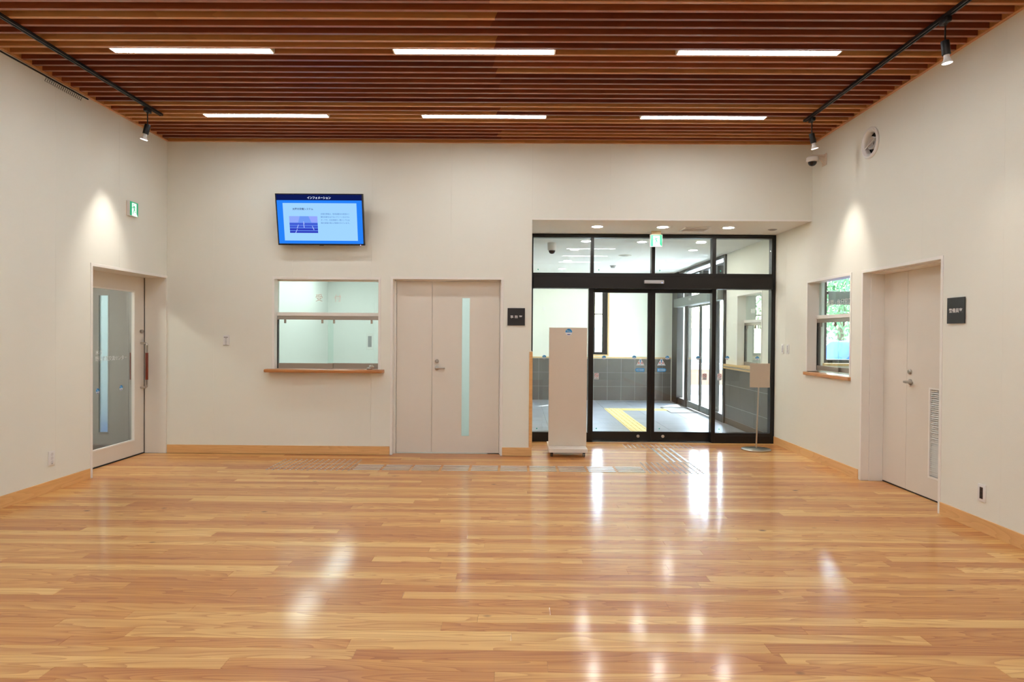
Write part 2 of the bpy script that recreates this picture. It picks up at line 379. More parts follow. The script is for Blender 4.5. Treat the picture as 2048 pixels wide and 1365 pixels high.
# ================================================================== CEILING of slats
ce = MB().box(XL-.3, XR+.3, YN-.2, D+.12, H+.13, H+.2).build('ceiling', CEILB, None, org=(0, 3, H+.13))
tag(ce, 'dark ceiling of narrow red-brown timber slats', 'ceiling', kind='structure')
rows_fix = [5.105-1.51*k for k in range(-1, 6)]; FXC = (-2.565, -.352, 1.862)
SY0 = 7.381; PITCH = .11662
def slat(x0, x1, yc, z1=H+.098):
    return MB().box(x0, x1, yc-.0155, yc+.0155, H, z1, bev=.001)
k = 0; nsl = 0; sl_far = MB()
while SY0-k*PITCH > YN:
    yc = SY0-k*PITCH; j = -.19+random.uniform(-.05, .03)
    for a, b_ in ((XL+.03, j), (j, XR-.03)):
        m_ = slat(a, b_, yc)
        # scarfed (slanting) joint between the two lengths
        for v in m_.b.verts:
            if abs(v.co.x-j) < .003: v.co.x = j+(.045*(v.co.z-H)/.098)
        if yc > 2.5:
            o = m_.build('slat', SLATW, ce, org=((a+b_)/2, yc, H)); o.color = (random.random(), 0, 0, 1); nsl += 1
        else:
            me = bpy.data.meshes.new('x'); m_.b.to_mesh(me); sl_far.b.from_mesh(me); bpy.data.meshes.remove(me)
    k += 1
tag(sl_far.build('slats', SLATW, ce), kind='stuff')
for n, (c, lab) in enumerate((((XL, XL+.03, YN, D, H-.004, H+.11), 'left'), ((XR-.03, XR, YN, D, H-.004, H+.11), 'right'), ((XL+.03, XR-.03, D-.03, D, H-.004, H+.11), 'back'))):
    o = bx('trim_%d' % (n+1), SLATW if 1 else 0, None, *c, bev=.001); o.color = (.93, 0, 0, 1)
    tag(o, 'brown wooden edge strip where the slat ceiling meets the %s wall' % lab, 'trim', kind='structure')

# ================================================================== HALL WALLS
wb = structure('wall_back', 'cream papered back wall with the screen, counter window and office door', loc=(-1.9, D, 0))
seam_b = [XL]+[.1455-.917*k for k in (4, 3, 2, 1)]+[EX]
ZT = H+.12
panels(wb, WALL, 'Y', D, -1, seam_b, 0, ZT, [RW, DW])
panels(wb, WALL, 'Y', D, -1, [EX]+[.1455+.917*k for k in (1, 2, 3)]+[XR], ZV+.0, ZT, [])
t = 0.012
m_ = MB()     # wall core round the openings
for c in ((XL-.3, RW[0]-.03, D+t, 7.68, 0, ZT), (RW[1]+.03, DW[0]-.03, D+t, 7.68, 0, ZT), (DW[1]+.03, EX-.012, D+t, 7.68, 0, ZT),
          (RW[0]-.03, RW[1]+.03, D+t, 7.68, 0, RW[2]-.03), (RW[0]-.03, RW[1]+.03, D+t, 7.68, RW[3]+.03, ZT), (DW[0]-.03, DW[1]+.03, D+t, 7.68, DW[3]+.03, ZT), (EX-.012, XR+.2, D+t, 7.68, ZV+.012, ZT)):
    m_.box(*c)
m_.build('wall_core', WALLB, wb)
# return wall at the left of the recess and bulkhead underside
wr = structure('wall_recess', 'cream side wall of the entrance recess', loc=(EX, 8.1, 0))
MB().box(EX-.012, EX, D+.002, Y2, 0, ZV).build('panel', WALL, wr)
MB().box(EX-.2, EX-.014, 7.682, YV, 0, ZV).build('wall_core', WALLB, wr)
o = bx('trim_4', BASEWX, None, EX-.022, EX+.016, D-.016, Y2-.06, .102, 1.208); o.color = (.2, 0, 0, 1)
tag(o, 'upright wooden guard board on the corner beside the entrance', 'trim', kind='structure')

wrt = structure('wall_right', 'cream papered right wall with the guard window and flush double door', loc=(XR, 3, 0))
ys = [YN]; y = 5.0-.917*9
ys = [YN]+[v for v in [4.56-.917*k for k in range(9, -1, -1)] if v > YN+.1]+[4.56+.917*k for k in (1, 2, 3, 4)]+[Y2]
panels(wrt, WALL, 'X', XR, -1, sorted(ys), 0, ZT, [GW, GD, (D+.0, 20, ZV, 9, 0), (6.18, 6.388, 3.164, 3.372, 0)])
panels(wrt, WALL, 'X', XR, -1, [Y2+.0, 9.5, 10.6], .93, ZV+.1, [VW])
m_ = MB()
for c in ((YN, GD[0]-.03, 0, ZT), (GD[0]-.03, 6.18, GD[3]+.03, ZT), (6.388, GD[1]+.03, GD[3]+.03, ZT), (6.18, 6.388, GD[3]+.03, 3.164), (6.18, 6.388, 3.372, ZT), (GD[1]+.03, GW[0]-.03, 0, ZT), (GW[0]-.03, GW[1]+.03, 0, GW[2]-.03), (GW[0]-.03, GW[1]+.03, GW[3]+.03, ZT),
          (GW[1]+.03, VW[0]-.03, 0, ZT), (VW[0]-.03, VW[1]+.03, 0, VW[2]-.02), (VW[0]-.03, VW[1]+.03, VW[3]+.03, ZT), (VW[1]+.03, 10.6, 0, ZT)):
    m_.box(XR+t, XR+.15, *c)
m_.build('wall_core', WALLB, wrt)
wl = structure('wall_left', 'cream papered left wall with the glazed sliding door', loc=(XL, 3, 0))
panels(wl, WALL, 'X', XL, 1, [YN]+[v for v in [6.62-.917*k for k in range(11, -1, -1)] if v > YN+.1]+[D], 0, ZT, [(LD[0]-.012, D+1, 0, LD[3]+.012, 0)])
m_ = MB()
for c in ((YN, LD[0]-.03, 0, ZT), (LD[0]-.03, D, LD[3]+.03, ZT)): m_.box(XL-.25, XL-t, *c)
m_.build('wall_core', WALLB, wl)
wf = MB().box(XL-.3, XR+.3, YN-.2, YN, 0, ZT).build('wall_front', WALL, None, org=(0, YN, 0)); tag(wf, 'plain cream wall behind the viewer', 'wall', kind='structure')

# baseboards
def base(name, lab, mt, *c):
    o = bx(name, mt, None, *c, bev=.001); o.color = (random.random(), 0, 0, 1); return tag(o, lab, 'baseboard', kind='structure')
base('baseboard_back', 'honey wooden baseboard under the reception counter', BASEWX, XL+.01, -1.469, D-.012, D-.0002, 0, .098)
base('baseboard_back.001', 'short honey wooden baseboard between office door and entrance', BASEWX, -.165, EX+.012, D-.012, D-.0002, 0, .098)
base('baseboard_left', 'honey wooden baseboard along the left wall', BASEW, XL+.0002, XL+.012, YN, 6.159, 0, .098)
base('baseboard_right', 'honey wooden baseboard along the right wall near the viewer', BASEW, XR-.012, XR-.0002, YN, 5.189, 0, .098)
base('baseboard_right.001', 'honey wooden baseboard between guard room door and entrance', BASEW, XR-.012, XR-.0002, 6.445, Y2-.06, 0, .098)

# ------------------------------------------------------------------ casing helper
def casing(parent, mt, axis, pos, out, u0, u1, z0, z1, wd=.028, proud=.006, depth=.12, sill=False, bottom=0):
    """lining of an opening: two jambs and a head, standing slightly proud of the wall face"""
    a, b_ = pos+out*proud, pos-out*depth
    def bb(p, q, r, s): return (p, q, a, b_, r, s) if axis == 'Y' else (a, b_, p, q, r, s)
    bx('jamb', mt, parent, *bb(u0-wd, u0, bottom, z1)); bx('jamb', mt, parent, *bb(u1, u1+wd, bottom, z1)); bx('head', mt, parent, *bb(u0-wd, u1+wd, z1, z1+wd))

# ================================================================== RECEPTION WINDOW (window_1)
w1 = structure('window_1', 'reception counter window with clear panes and steel rails in the back wall', 'window', loc=(-2.21, D, .98))
casing(w1, TRIM, 'Y', D, -1, RW[0], RW[1], RW[2], RW[3], depth=.15, bottom=.98)
YG = 7.63
bx('transom', TRIM, w1, RW[0]+.001, RW[1]-.001, YG-.03, YG+.03, 1.606, 1.647)
bx('top_rail', STEELR, w1, RW[0]+.001, RW[1]-.001, YG-.02, YG+.025, 1.563, 1.605)
bx('head_stop', TRIM, w1, RW[0]+.001, RW[1]-.001, YG-.01, YG+.02, 2.012, 2.027)
MB().box(RW[0]+.001, RW[1]-.001, YG+.008, YG+.014, 1.648, 2.011).build('pane', GLASSG, w1)
bx('jamb_channel', BLKPL, w1, RW[0]+.001, RW[0]+.012, YG-.018, YG+.02, .99, 1.562)
MB().box(RW[0]+.014, -2.155, YG-.012, YG-.006, 1.0, 1.562).build('sliding_pane', GLASSG, w1)
MB().box(-2.225, RW[1]-.002, YG+.008, YG+.014, 1.0, 1.562).build('sliding_pane', GLASSG, w1)
bx('bottom_rail', STEELR, w1, RW[0]+.014, -2.156, YG-.019, YG-.003, .991, 1.052)
bx('bottom_rail', STEELR, w1, -2.224, RW[1]-.002, YG+.003, YG+.019, .991, 1.055)
for x in (-2.72, -2.283): bx('clip', STEELR, w1, x-.011, x+.011, YG-.024, YG-.004, 1.52, 1.566)
for x in (-2.15, -1.708): bx('clip', STEELR, w1, x-.011, x+.011, YG-.01, YG+.007, 1.52, 1.566)
text('受', 'lettering', LETPG, w1, at((-2.33, YG+.006, 1.822)), .082, .085, bold=.0)
text('付', 'lettering', LETPG, w1, at((-2.11, YG+.006, 1.818)), .082, .085)
# rounded timber sill
m_ = MB(); pts = [(-2.895, 0), (-2.895, -.13)]
x0, x1, y0, y1 = -2.895, -1.535, 7.39, 7.66
out = [(x0, D-.0), (x0, y0+.03), (x0+.008, y0+.01), (x0+.03, y0), (x1-.04, y0), (x1-.012, y0+.012), (x1, y0+.04), (x1, D-.0), (RW[1]-.001, D), (RW[1]-.001, 7.66), (RW[0]+.001, 7.66), (RW[0]+.001, D)]
m_.poly(out, Matrix.Translation((0, 0, .953)), .036)
bmesh.ops.bevel(m_.b, geom=[e for e in m_.b.edges if e.verts[0].co.y < D-.01 and e.verts[1].co.y < D-.01 and abs(e.verts[0].co.z-e.verts[1].co.z) < 1e-5], offset=.011, segments=3, profile=.5, affect='EDGES')
o = m_.build('sill', SILLW, w1, smooth=True); o.color = (.4, 0, 0, 1); o['label'] = 'rounded brown timber counter board'
# desk bell on the counter
bl = thing('desk_bell', 'small chrome bell lying on the reception counter at its right end', 'bell', (-1.68, 7.455, .99))
MB().lathe([(0, 0), (.026, 0), (.034, .006), (.037, .014), (.03, .024), (.012, .028), (0, .029)], (-1.69, 7.455, .99)).build('base', STEEL, bl, smooth=True)
MB().lathe([(0, 0), (.03, 0), (.031, .012), (.02, .022), (0, .025)], (-1.668, 7.455, 1.014), axis=(.25, -.1, 1)).build('dome', STEEL, bl, smooth=True)
MB().cyl((-1.66, 7.452, 1.036), (-1.657, 7.451, 1.044), .005, seg=10).build('button', STEEL, bl)
MB().box(-1.745, -1.7, 7.43, 7.47, .9895, .9925).build('base_plate', STEEL, bl)

# ================================================================== OFFICE DOOR (door_2)
d2 = structure('door_2', 'cream unequal double door to the office with a frosted glass strip', 'door', loc=(-.81, D, 0))
casing(d2, TRIM, 'Y', D, -1, DW[0], DW[1], 0, DW[3], depth=.155)
bx('jamb_stop', TRIM, d2, DW[0], DW[0]+.022, 7.61, 7.68, 0, DW[3]-.0); bx('jamb_stop', TRIM, d2, DW[1]-.014, DW[1], 7.61, 7.68, 0, DW[3])
bx('head_stop', TRIM, d2, DW[0], DW[1], 7.61, 7.68, DW[3]-.014, DW[3]-.0005)
YD = 7.63; zb = .013; zt = 2.02
lf = bx('door_leaf', DOORM, d2, DW[0]+.026, -.998, YD, YD+.04, zb, zt)
m_ = MB(); gx0, gx1, gz0, gz1 = -.659, -.545, .197, 1.842
a0, a1 = -.994, DW[1]-.018
for c in ((a0, gx0, zb, zt), (gx1, a1, zb, zt), (gx0, gx1, zb, gz0), (gx0, gx1, gz1, zt)): m_.box(c[0], c[1], YD, YD+.04, c[2], c[3])
bmesh.ops.remove_doubles(m_.b, verts=m_.b.verts, dist=1e-5)
big = m_.build('door_leaf', DOORM, d2)
fb = .012
for c in ((gx0-.004, gx0+fb, gz0-.004, gz1+.004), (gx1-fb, gx1+.004, gz0-.004, gz1+.004), (gx0+fb, gx1-fb, gz0-.004, gz0+fb), (gx0+fb, gx1-fb, gz1-fb, gz1+.004)):
    MB().box(c[0], c[1], YD-.003, YD+.02, c[2], c[3]).build('glazing_bead', DOORM, big)
MB().box(gx0+.002, gx1-.002, YD+.016, YD+.022, gz0+.002, gz1-.002).build('glass_strip', FROST, big)
MB().lathe([(0, 0), (.023, 0), (.023, .006), (.015, .013), (0, .014)], (-.938, YD, 1.087), axis=(0, -1, 0)).build('lock_cylinder', STEELR, big, smooth=True)
m_ = MB().lathe([(0, 0), (.026, 0), (.026, .008), (.012, .014), (.012, .045), (0, .045)], (-.938, YD, 1.005), axis=(0, -1, 0))
m_.box(-.948, -.838, YD-.058, YD-.04, .996, 1.016, bev=.006).build('lever_handle', STEELR, big, smooth=True)
bx('door_sill_strip', STEELR, d2, DW[0], DW[1], YD+.0, YD+.05, 0.0002, .002)  # thin steel strip on the floor under the leaves

# ================================================================== LEFT GLAZED SLIDING DOOR (door_1)
d1 = structure('door_1', 'cream framed glazed sliding door in the left wall with a red wooden grip', 'door', loc=(XL, 6.85, 0))
bx('jamb', TRIM, d1, XL-.2, XL+.006, LD[0]-.03, LD[0], 0, LD[3]+.03)
bx('head', TRIM, d1, XL-.5, XL+.006, LD[0]-.03, D, LD[3], LD[3]+.028)
bx('jamb', REV, d1, XL-.245, XL+.003, LD[1], LD[1]+.035, 0, LD[3])
XD = -4.32
m_ = MB(); ga, gb, gz0, gz1 = 6.05, 7.32, .172, 1.866
for c in ((5.9, ga, .012, 2.06), (gb, 7.503, .012, 2.06), (ga, gb, .012, gz0), (ga, gb, gz1, 2.06)): m_.box(XD-.04, XD, c[0], c[1], c[2], c[3])
bmesh.ops.remove_doubles(m_.b, verts=m_.b.verts, dist=1e-5)
leaf = m_.build('door_leaf', DOORM, d1)
for c in ((ga, ga+.012, gz0, gz1), (gb-.012, gb, gz0, gz1), (ga+.012, gb-.012, gz0, gz0+.014), (ga+.012, gb-.012, gz1-.014, gz1)): MB().box(XD-.03, XD+.004, *c).build('glazing_bead', TRIM, leaf)
MB().box(XD-.024, XD-.018, ga, gb, gz0, gz1).build('glass_pane', GLASSD, leaf)
MB().lathe([(0, 0), (.02, 0), (.022, .01), (.022, .022), (.014, .028), (0, .028)], (XD, 7.44, 1.41), axis=(1, 0, 0)).build('lock_cylinder', STEELR, leaf, smooth=True)
def arc(c, r, a0, a1, n=6): return [(c[0]+r*math.cos(a0+(a1-a0)*i/n), c[1]+r*math.sin(a0+(a1-a0)*i/n)) for i in range(n+1)]
hp = [(XD, 1.275)]+[(XD+.045+.025*math.sin(a), 1.25+.025*math.cos(a)) for a in [i*math.pi/12 for i in range(7)]]+[(XD+.07, .8)]+[(XD+.045+.025*math.cos(a), .79-.025*math.sin(a)) for a in [i*math.pi/12 for i in range(7)]]+[(XD, .765)]
hd = MB().tube([(x, 7.44, z) for x, z in hp], .0125).build('pull_handle', STEEL, leaf, smooth=True)
for z in (1.275, .765): pass
MB().cyl((XD+.07, 7.44, .855), (XD+.07, 7.44, 1.165), .0155, seg=16, bev=.002).build('grip', REDW, leaf, smooth=True, label='red-brown wooden grip')
hp2 = [(2*(XD-.02)-x, 7.44-.0, z) for x, z in hp]
MB().tube(hp2, .0125).build('pull_handle', STEEL, leaf, smooth=True)
MB().cyl((XD-.11, 7.44, .855), (XD-.11, 7.44, 1.165), .0155, seg=16).build('grip', REDW, leaf, smooth=True, label='red-brown wooden grip')
bx('gap_shade_strip', DARK2, d1, XD-.05, XD+.0, 7.5035, 7.5068, .01, 2.028, bev=0)  # dark strip drawn in for the shade in the gap beside the leaf
bx('floor_rail', DARK2, d1, XD-.05, XD+.01, 5.9, LD[1], .0002, .006, bev=0)
text('水市', 'lettering', LETFG, leaf, at((XD-.0175, 6.72, 1.188), 'E'), .11, .046)
text('野田市民交流センター', 'lettering', LETFG, leaf, at((XD-.0175, 6.932, 1.122), 'E'), .54, .052)
def round_sticker(parent, M_, r=.026):
    s_ = MB().poly(circ(r, 28), M_ @ Matrix.Translation((0, 0, .0002)), .0006).build('sticker', STW, parent, label='round blue and white sticker')
    z = M_ @ Matrix.Translation((0, 0, .0009))
    top = [(r*.96*math.cos(a), r*.96*math.sin(a)) for a in [(-8+196*i/20)*math.pi/180 for i in range(21)]]
    MB().poly(top, z, .0003).build('emblem', BLUES, s_)
    z2 = M_ @ Matrix.Translation((0, 0, .0013)); m_ = MB()
    m_.poly([(-.62*r, .62*r), (-.5*r, .72*r), (-.38*r, .2*r), (0, .02*r), (.75*r, -.02*r), (.75*r, .1*r), (.25*r, .18*r), (.1*r, .5*r), (-.02*r, .5*r), (.02*r, .2*r), (-.25*r, .32*r), (-.3*r, .1*r), (-.5*r, .0)], z2, .0002)
    m_.build('emblem', BLUEL, s_)
    MB().poly([(.5*r*math.cos(a), -.72*r+.12*r*math.sin(a)) for a in [2*math.pi*i/16 for i in range(16)]], z, .0003).build('emblem', NAVY, s_)
    return s_
round_sticker(leaf, at((XD-.0178, 6.70, .787), 'E'), .03); round_sticker(leaf, at((XD-.0178, 7.10, .789), 'E'), .03)

# ================================================================== GUARD ROOM DOOR (door_3)
d3 = structure('door_3', 'cream flush double door with louvred vent in the right wall', 'door', loc=(XR, 5.8, 0))
casing(d3, TRIM, 'X', XR, -1, GD[0], GD[1], 0, GD[3], depth=.215)
bx('jamb_stop', TRIM, d3, XR+.07, XR+.21, GD[1]-.012, GD[1], 0, GD[3]); bx('jamb_stop', TRIM, d3, XR+.07, XR+.21, GD[0], GD[0]+.012, 0, GD[3])
bx('head_stop', TRIM, d3, XR+.07, XR+.21, GD[0], GD[1], GD[3]-.012, GD[3]-.0005)
XG = XR+.2
lf3 = bx('door_leaf', DOORM, d3, XG, XG+.04, 6.0, GD[1]-.0125, .013, 2.0178)
m_ = MB(); va, vb, vz0, vz1 = 5.475, 5.668, .192, .968
for c in ((GD[0]+.0125, va, .013, 2.0178), (vb, 5.996, .013, 2.0178), (va, vb, .013, vz0), (va, vb, vz1, 2.0178)): m_.box(XG, XG+.04, *c)
bmesh.ops.remove_doubles(m_.b, verts=m_.b.verts, dist=1e-5)
lb = m_.build('door_leaf', DOORM, d3); bx('threshold', DARK2, d3, XG+.002, XG+.05, GD[0], GD[1], .0003, .0125, bev=0)  # dark threshold strip added to block room light and keep the gap dark
m_ = MB()
for c in ((va-.003, va+.014, vz0-.003, vz1+.003), (vb-.014, vb+.003, vz0-.003, vz1+.003), (va+.014, vb-.014, vz0-.003, vz0+.016), (va+.014, vb-.014, vz1-.012, vz1+.003)): m_.box(XG-.004, XG+.03, *c)
m_.build('vent_frame', TRIM, lb)
m_ = MB(); n = 42
for i in range(n):
    z = vz0+.02+(vz1-vz0-.036)*(i+.5)/n
    b4 = bmesh.new(); vs = [b4.verts.new(p) for p in ((XG+.004, va+.013, z-.006), (XG+.004, vb-.013, z-.006), (XG+.02, vb-.013, z+.006), (XG+.02, va+.013, z+.006), (XG+.004, va+.013, z-.0045), (XG+.004, vb-.013, z-.0045), (XG+.02, vb-.013, z+.0075), (XG+.02, va+.013, z+.0075))]
    for f in ((0, 1, 2, 3), (7, 6, 5, 4), (0, 4, 5, 1), (3, 2, 6, 7), (0, 3, 7, 4), (1, 5, 6, 2)): b4.faces.new([vs[q] for q in f])
    m_.add(b4)
tag(m_.build('louvre_slats', TRIM, lb), kind='stuff')
MB().box(XG+.03, XG+.038, va, vb, vz0, vz1).build('vent_backing', DARK2, lb)
MB().lathe([(0, 0), (.024, 0), (.024, .01), (.017, .018), (0, .019)], (XG, 5.945, 1.092), axis=(-1, 0, 0)).build('lock_cylinder', STEELR, lb, smooth=True)
m_ = MB().lathe([(0, 0), (.027, 0), (.027, .009), (.013, .016), (.013, .05), (0, .05)], (XG, 5.94, 1.0), axis=(-1, 0, 0))
m_.box(XG-.066, XG-.046, 5.82, 5.952, .99, 1.012, bev=.007)
m_.build('lever_handle', STEELR, lb, smooth=True)

# ================================================================== GUARD ROOM WINDOW to the hall (window_2) and to the vestibule (window_3)
def guard_window(name, lab, W, mir, sill_lab, letter_at, parent_loc):
    ww = structure(name, lab, 'window', loc=parent_loc)
    u0, u1, z0, z1 = W
    casing(ww, TRIM, 'X', XR, -1, u0, u1, z0, z1, depth=.16, bottom=z0+.02)
    xg = XR+.125
    bx('transom', TRIM, ww, xg-.03, xg+.03, u0+.001, u1-.001, 1.612, 1.652)
    bx('top_rail', STEELR, ww, xg-.02, xg+.02, u0+.001, u1-.001, 1.568, 1.611)
    MB().box(xg+.004, xg+.01, u0+.001, u1-.001, 1.653, z1-.001).build('pane', GLASSG, ww)
    bx('jamb_channel', BLKPL, ww, xg-.02, xg+.02, u1-.014, u1-.001, z0+.035, 1.567)
    um = (u0+u1)/2
    MB().box(xg-.014, xg-.008, um-.03, u1-.016, 1.0, 1.567).build('sliding_pane', GLASSG, ww)
    MB().box(xg+.006, xg+.012, u0+.002, um+.03, 1.0, 1.567).build('sliding_pane', GLASSG, ww)
    bx('bottom_rail', STEELR, ww, xg-.02, xg-.004, um-.03, u1-.016, z0+.037, z0+.09)
    bx('bottom_rail', STEELR, ww, xg+.003, xg+.018, u0+.002, um+.03, z0+.037, z0+.09)
    for u in (u1-.1, um+.05): bx('clip', STEELR, ww, xg-.026, xg-.006, u-.011, u+.011, 1.52, 1.569)
    for u in (um-.1, u0+.12): bx('clip', STEELR, ww, xg-.002, xg+.005, u-.011, u+.011, 1.52, 1.569)
    return ww, xg
w2, xg = guard_window('window_2', 'small guard room counter window in the right wall of the hall', GW, 1, '', 0, (XR, 7.1, 1.0))
o = bx('sill', SILLW, w2, XR-.028, XR+.16, GW[0]-.028, GW[1]+.05, .963, .998, bev=.003); o.color = (.9, 0, 0, 1)
text('夜間・休日窓口', 'lettering', LETFG, w2, at((xg+.003, 7.135, 1.785), 'W'), .53, .07)
w3, xg = guard_window('window_3', 'guard room counter window seen through the entrance glass', VW, 0, '', 0, (XR, 9.5, 1.0))
text('夜間・休日窓口', 'lettering', LETFG, w3, at((xg+.003, 9.5, 1.785), 'W'), .62, .072)
cb = thing('counter_shelf', 'pale wooden counter shelf below the vestibule guard window', 'shelf', (XR-.06, 9.6, .90))
MB().box(XR-.06, XR+.13, Y2+.1, 10.5, .93, .962, bev=.003).build('board', PALEW, cb)
MB().box(XR-.065, XR-.012, Y2+.1, 10.5, .915, .9295, bev=.001).build('metal_edge', STEEL, cb)
MB().box(XR-.06, XR-.012, Y2+.1, 10.5, .89, .9145, bev=.001).build('lower_edge', PALEW, cb)

# ================================================================== ENTRANCE FRAME (window_4) and automatic doors (door_4, door_5)
w4 = structure('window_4', 'dark bronze aluminium entrance frame with clear fixed panes', 'window', loc=(1.8, Y2, 0))
F0, F1 = Y2-.05, Y2+.05
FX0, FX1 = .167, XR-.001
bx('jamb', DARK, w4, FX0, .205, F0, F1, 0, ZV-.002); bx('jamb', DARK, w4, 3.325, FX1, F0, F1, 0, ZV-.002)
bx('jamb_groove', DARK2, w4, 3.345, 3.357, F0-.004, F0, 0, ZV-.03)
bx('head', DARK, w4, .205, 3.325, F0, F1, 2.686, ZV-.002); bx('head_bead', DARK2, w4, .205, 3.325, F0-.006, F0, 2.708, 2.716)
for c in ((.959, 1.0), (1.757, 1.80), (2.548, 2.598)): bx('mullion', DARK, w4, c[0], c[1], F0, F1, 2.222, 2.686)
bx('transom', DARK, w4, .205, 3.325, F0-.01, F1, 2.18, 2.222); bx('door_header', DARK, w4, .205, 3.325, F0-.05, F1+.03, 2.02, 2.178)
bx('header_bead', DARK2, w4, .205, 3.325, F0-.052, F0-.05, 2.164, 2.168)
for a, b_ in ((.205, .959), (1.0, 1.757), (1.80, 2.548), (2.598, 3.325)): MB().box(a, b_, Y2-.004, Y2+.004, 2.222, 2.686).build('transom_pane', GLASS, w4)
bx('post', DARK, w4, .937, .998, F0, F1, 0, 2.02); bx('post', DARK, w4, 2.552, 2.604, F0, F1, 0, 2.02)
bx('bottom_rail', DARK, w4, .205, .937, F0, F1, 0, .125); bx('bottom_rail', DARK, w4, 2.604, 3.325, F0, F1, 0, .133)
bx('bottom_bead', DARK2, w4, 2.604, 3.325, F0-.004, F0, .094, .1)
pl = MB().box(.205, .937, Y2-.004, Y2+.004, .125, 2.02).build('side_pane', GLASS, w4)
pr = MB().box(2.604, 3.325, Y2-.004, Y2+.004, .133, 2.02).build('side_pane', GLASS, w4)
bx('threshold', STEEL, w4, .998, 2.56, F0-.004, F1, .0003, .004, bev=.0005)
def auto_leaf(name, lab, x0, x1, sl, sr, knob):
    d = structure(name, lab, 'door', loc=((x0+x1)/2, Y2+.07, 0)); a, b_ = Y2+.052, Y2+.09
    bx('top_rail', DARK, d, x0, x1, a, b_, 1.972, 2.055); bx('bottom_rail', DARK, d, x0, x1, a, b_, .008, .127)
    bx('stile', DARK, d, x0, x0+sl, a, b_, .127, 1.972); bx('stile', DARK, d, x1-sr, x1, a, b_, .127, 1.972)
    g = MB().box(x0+sl, x1-sr, (a+b_)/2-.004, (a+b_)/2+.004, .127, 1.972).build('pane', GLASS, d)
    MB().lathe([(0, 0), (.02, 0), (.02, .003), (.016, .005), (0, .005)], (knob, a, .068), axis=(0, -1, 0)).build('floor_lock', STEEL, d, smooth=True)
    return d, g
d4, g4 = auto_leaf('door_4', 'left leaf of the dark framed automatic sliding door', .985, 1.778, .028, .046, 1.616)
d5, g5 = auto_leaf('door_5', 'right leaf of the dark framed automatic sliding door', 1.78, 2.61, .05, .02, 1.945)
GY = Y2+.0668; SY = Y2-.0044
def px(x, y, Y):   # photograph pixel -> point on the plane Y (used for the stickers' measured places)
    d = f_*1302.07+r_*(x-1024)+u_*(682.5-y); k = Y/d.y; return (d.x*k, Y, 1.4+d.z*k)
for (x, y, gp, Yp) in ((1088.5, 714.5, pl, SY), (1208, 715.5, g4, GY), (1268.5, 715.5, g4, GY), (1334.5, 716, g5, GY), (1396, 716.5, g5, GY), (1454.5, 716.5, pr, SY), (1514.5, 717, pr, SY)):
    round_sticker(gp, at(px(x, y, Yp)), .0265)
def tri_sticker(gp, c):
    M_ = at(c); s_ = MB().poly([(-.055, -.04), (.055, -.04), (.008, .05), (-.008, .05)], M_ @ Matrix.Translation((0, 0, .0003)), .0006).build('sticker', STW, gp, label='white triangular caution sticker')
    z = M_ @ Matrix.Translation((0, 0, .0010)); MB().poly([(-.009, .04), (.009, .04), (.003, -.012), (-.003, -.012)], z, .0003).build('mark', BLUES, s_)
    MB().poly(circ(.005, 10, 0, -.027), z, .0003).build('mark', BLUES, s_)
    MB().poly(rect(-.047, .047, -.037, -.033), z, .0002).build('mark', BLUEL, s_)
    for x in (-.022, .022): MB().poly(circ(.0085, 12, x, -.006), z, .0003).build('mark', REDS, s_)
tri_sticker(g4, px(1280.7, 725.5, GY)); tri_sticker(g5, px(1322.8, 725.5, GY))
def arrow_sticker(gp, c, s):
    M_ = at(c); o_ = [(-s*.066, 0), (-s*.048, -.024), (s*.058, -.024), (s*.058, .024), (-s*.048, .024)]
    s_ = MB().poly(o_, M_ @ Matrix.Translation((0, 0, .0003)), .0006).build('sticker', BLUES, gp, label='blue bordered arrow sticker')
    MB().poly([(x*.84, y*.62) for x, y in o_], M_ @ Matrix.Translation((0, 0, .0010)), .0003).build('mark', BLUEL, s_)
    text('自動ドア', 'lettering', NAVY, s_, M_ @ Matrix.Translation((0, 0, .0014)), .07, .015)
arrow_sticker(g4, px(1280, 740.5, GY), 1); arrow_sticker(g5, px(1323, 740.5, GY), -1)
def smoke_sticker(gp, c):
    M_ = at(c); s_ = MB().poly(rect(-.03, .03, -.043, .043), M_ @ Matrix.Translation((0, 0, .0003)), .0006).build('sticker', STW, gp, label='white no smoking sticker')
    z = M_ @ Matrix.Translation((0, .014, .001)); m_ = MB(); n = 24
    for i in range(n):
        a, b_ = 2*math.pi*i/n, 2*math.pi*(i+1)/n
        m_.poly([(.024*math.cos(a), .024*math.sin(a)), (.024*math.cos(b_), .024*math.sin(b_)), (.019*math.cos(b_), .019*math.sin(b_)), (.019*math.cos(a), .019*math.sin(a))], z, .0003)
    m_.poly([(-.0155, .0125), (-.0125, .0155), (.0155, -.0125), (.0125, -.0155)], z, .0004); m_.build('mark', REDS, s_)
    MB().poly(rect(-.013, .012, -.002, .002), z, .0002).build('mark', BLKPL, s_)
    text('禁煙', 'lettering', BLKPL, s_, M_ @ Matrix.Translation((0, -.024, .001)), .034, .011)
    text('NO SMOKING', 'lettering', BLKPL, s_, M_ @ Matrix.Translation((0, -.036, .001)), .042, .006)
for (x, y, gp, Yp) in ((1193, 753, g4, GY), (1409, 754, g5, GY), (1439, 754.5, pr, SY)): smoke_sticker(gp, px(x, y, Yp))
for (x, y, gp) in ((1073.5, 857.5, pl), (1192.5, 857.5, g4), (1318.5, 858, g5), (1438, 859, pr)):
    Yp = GY if gp in (g4, g5) else SY; MB().poly(circ(.0085, 6), at(px(x, y, Yp)) @ Matrix.Translation((0, 0, .0003)), .0004).build('sticker', TEAL, gp, label='tiny green glass mark')
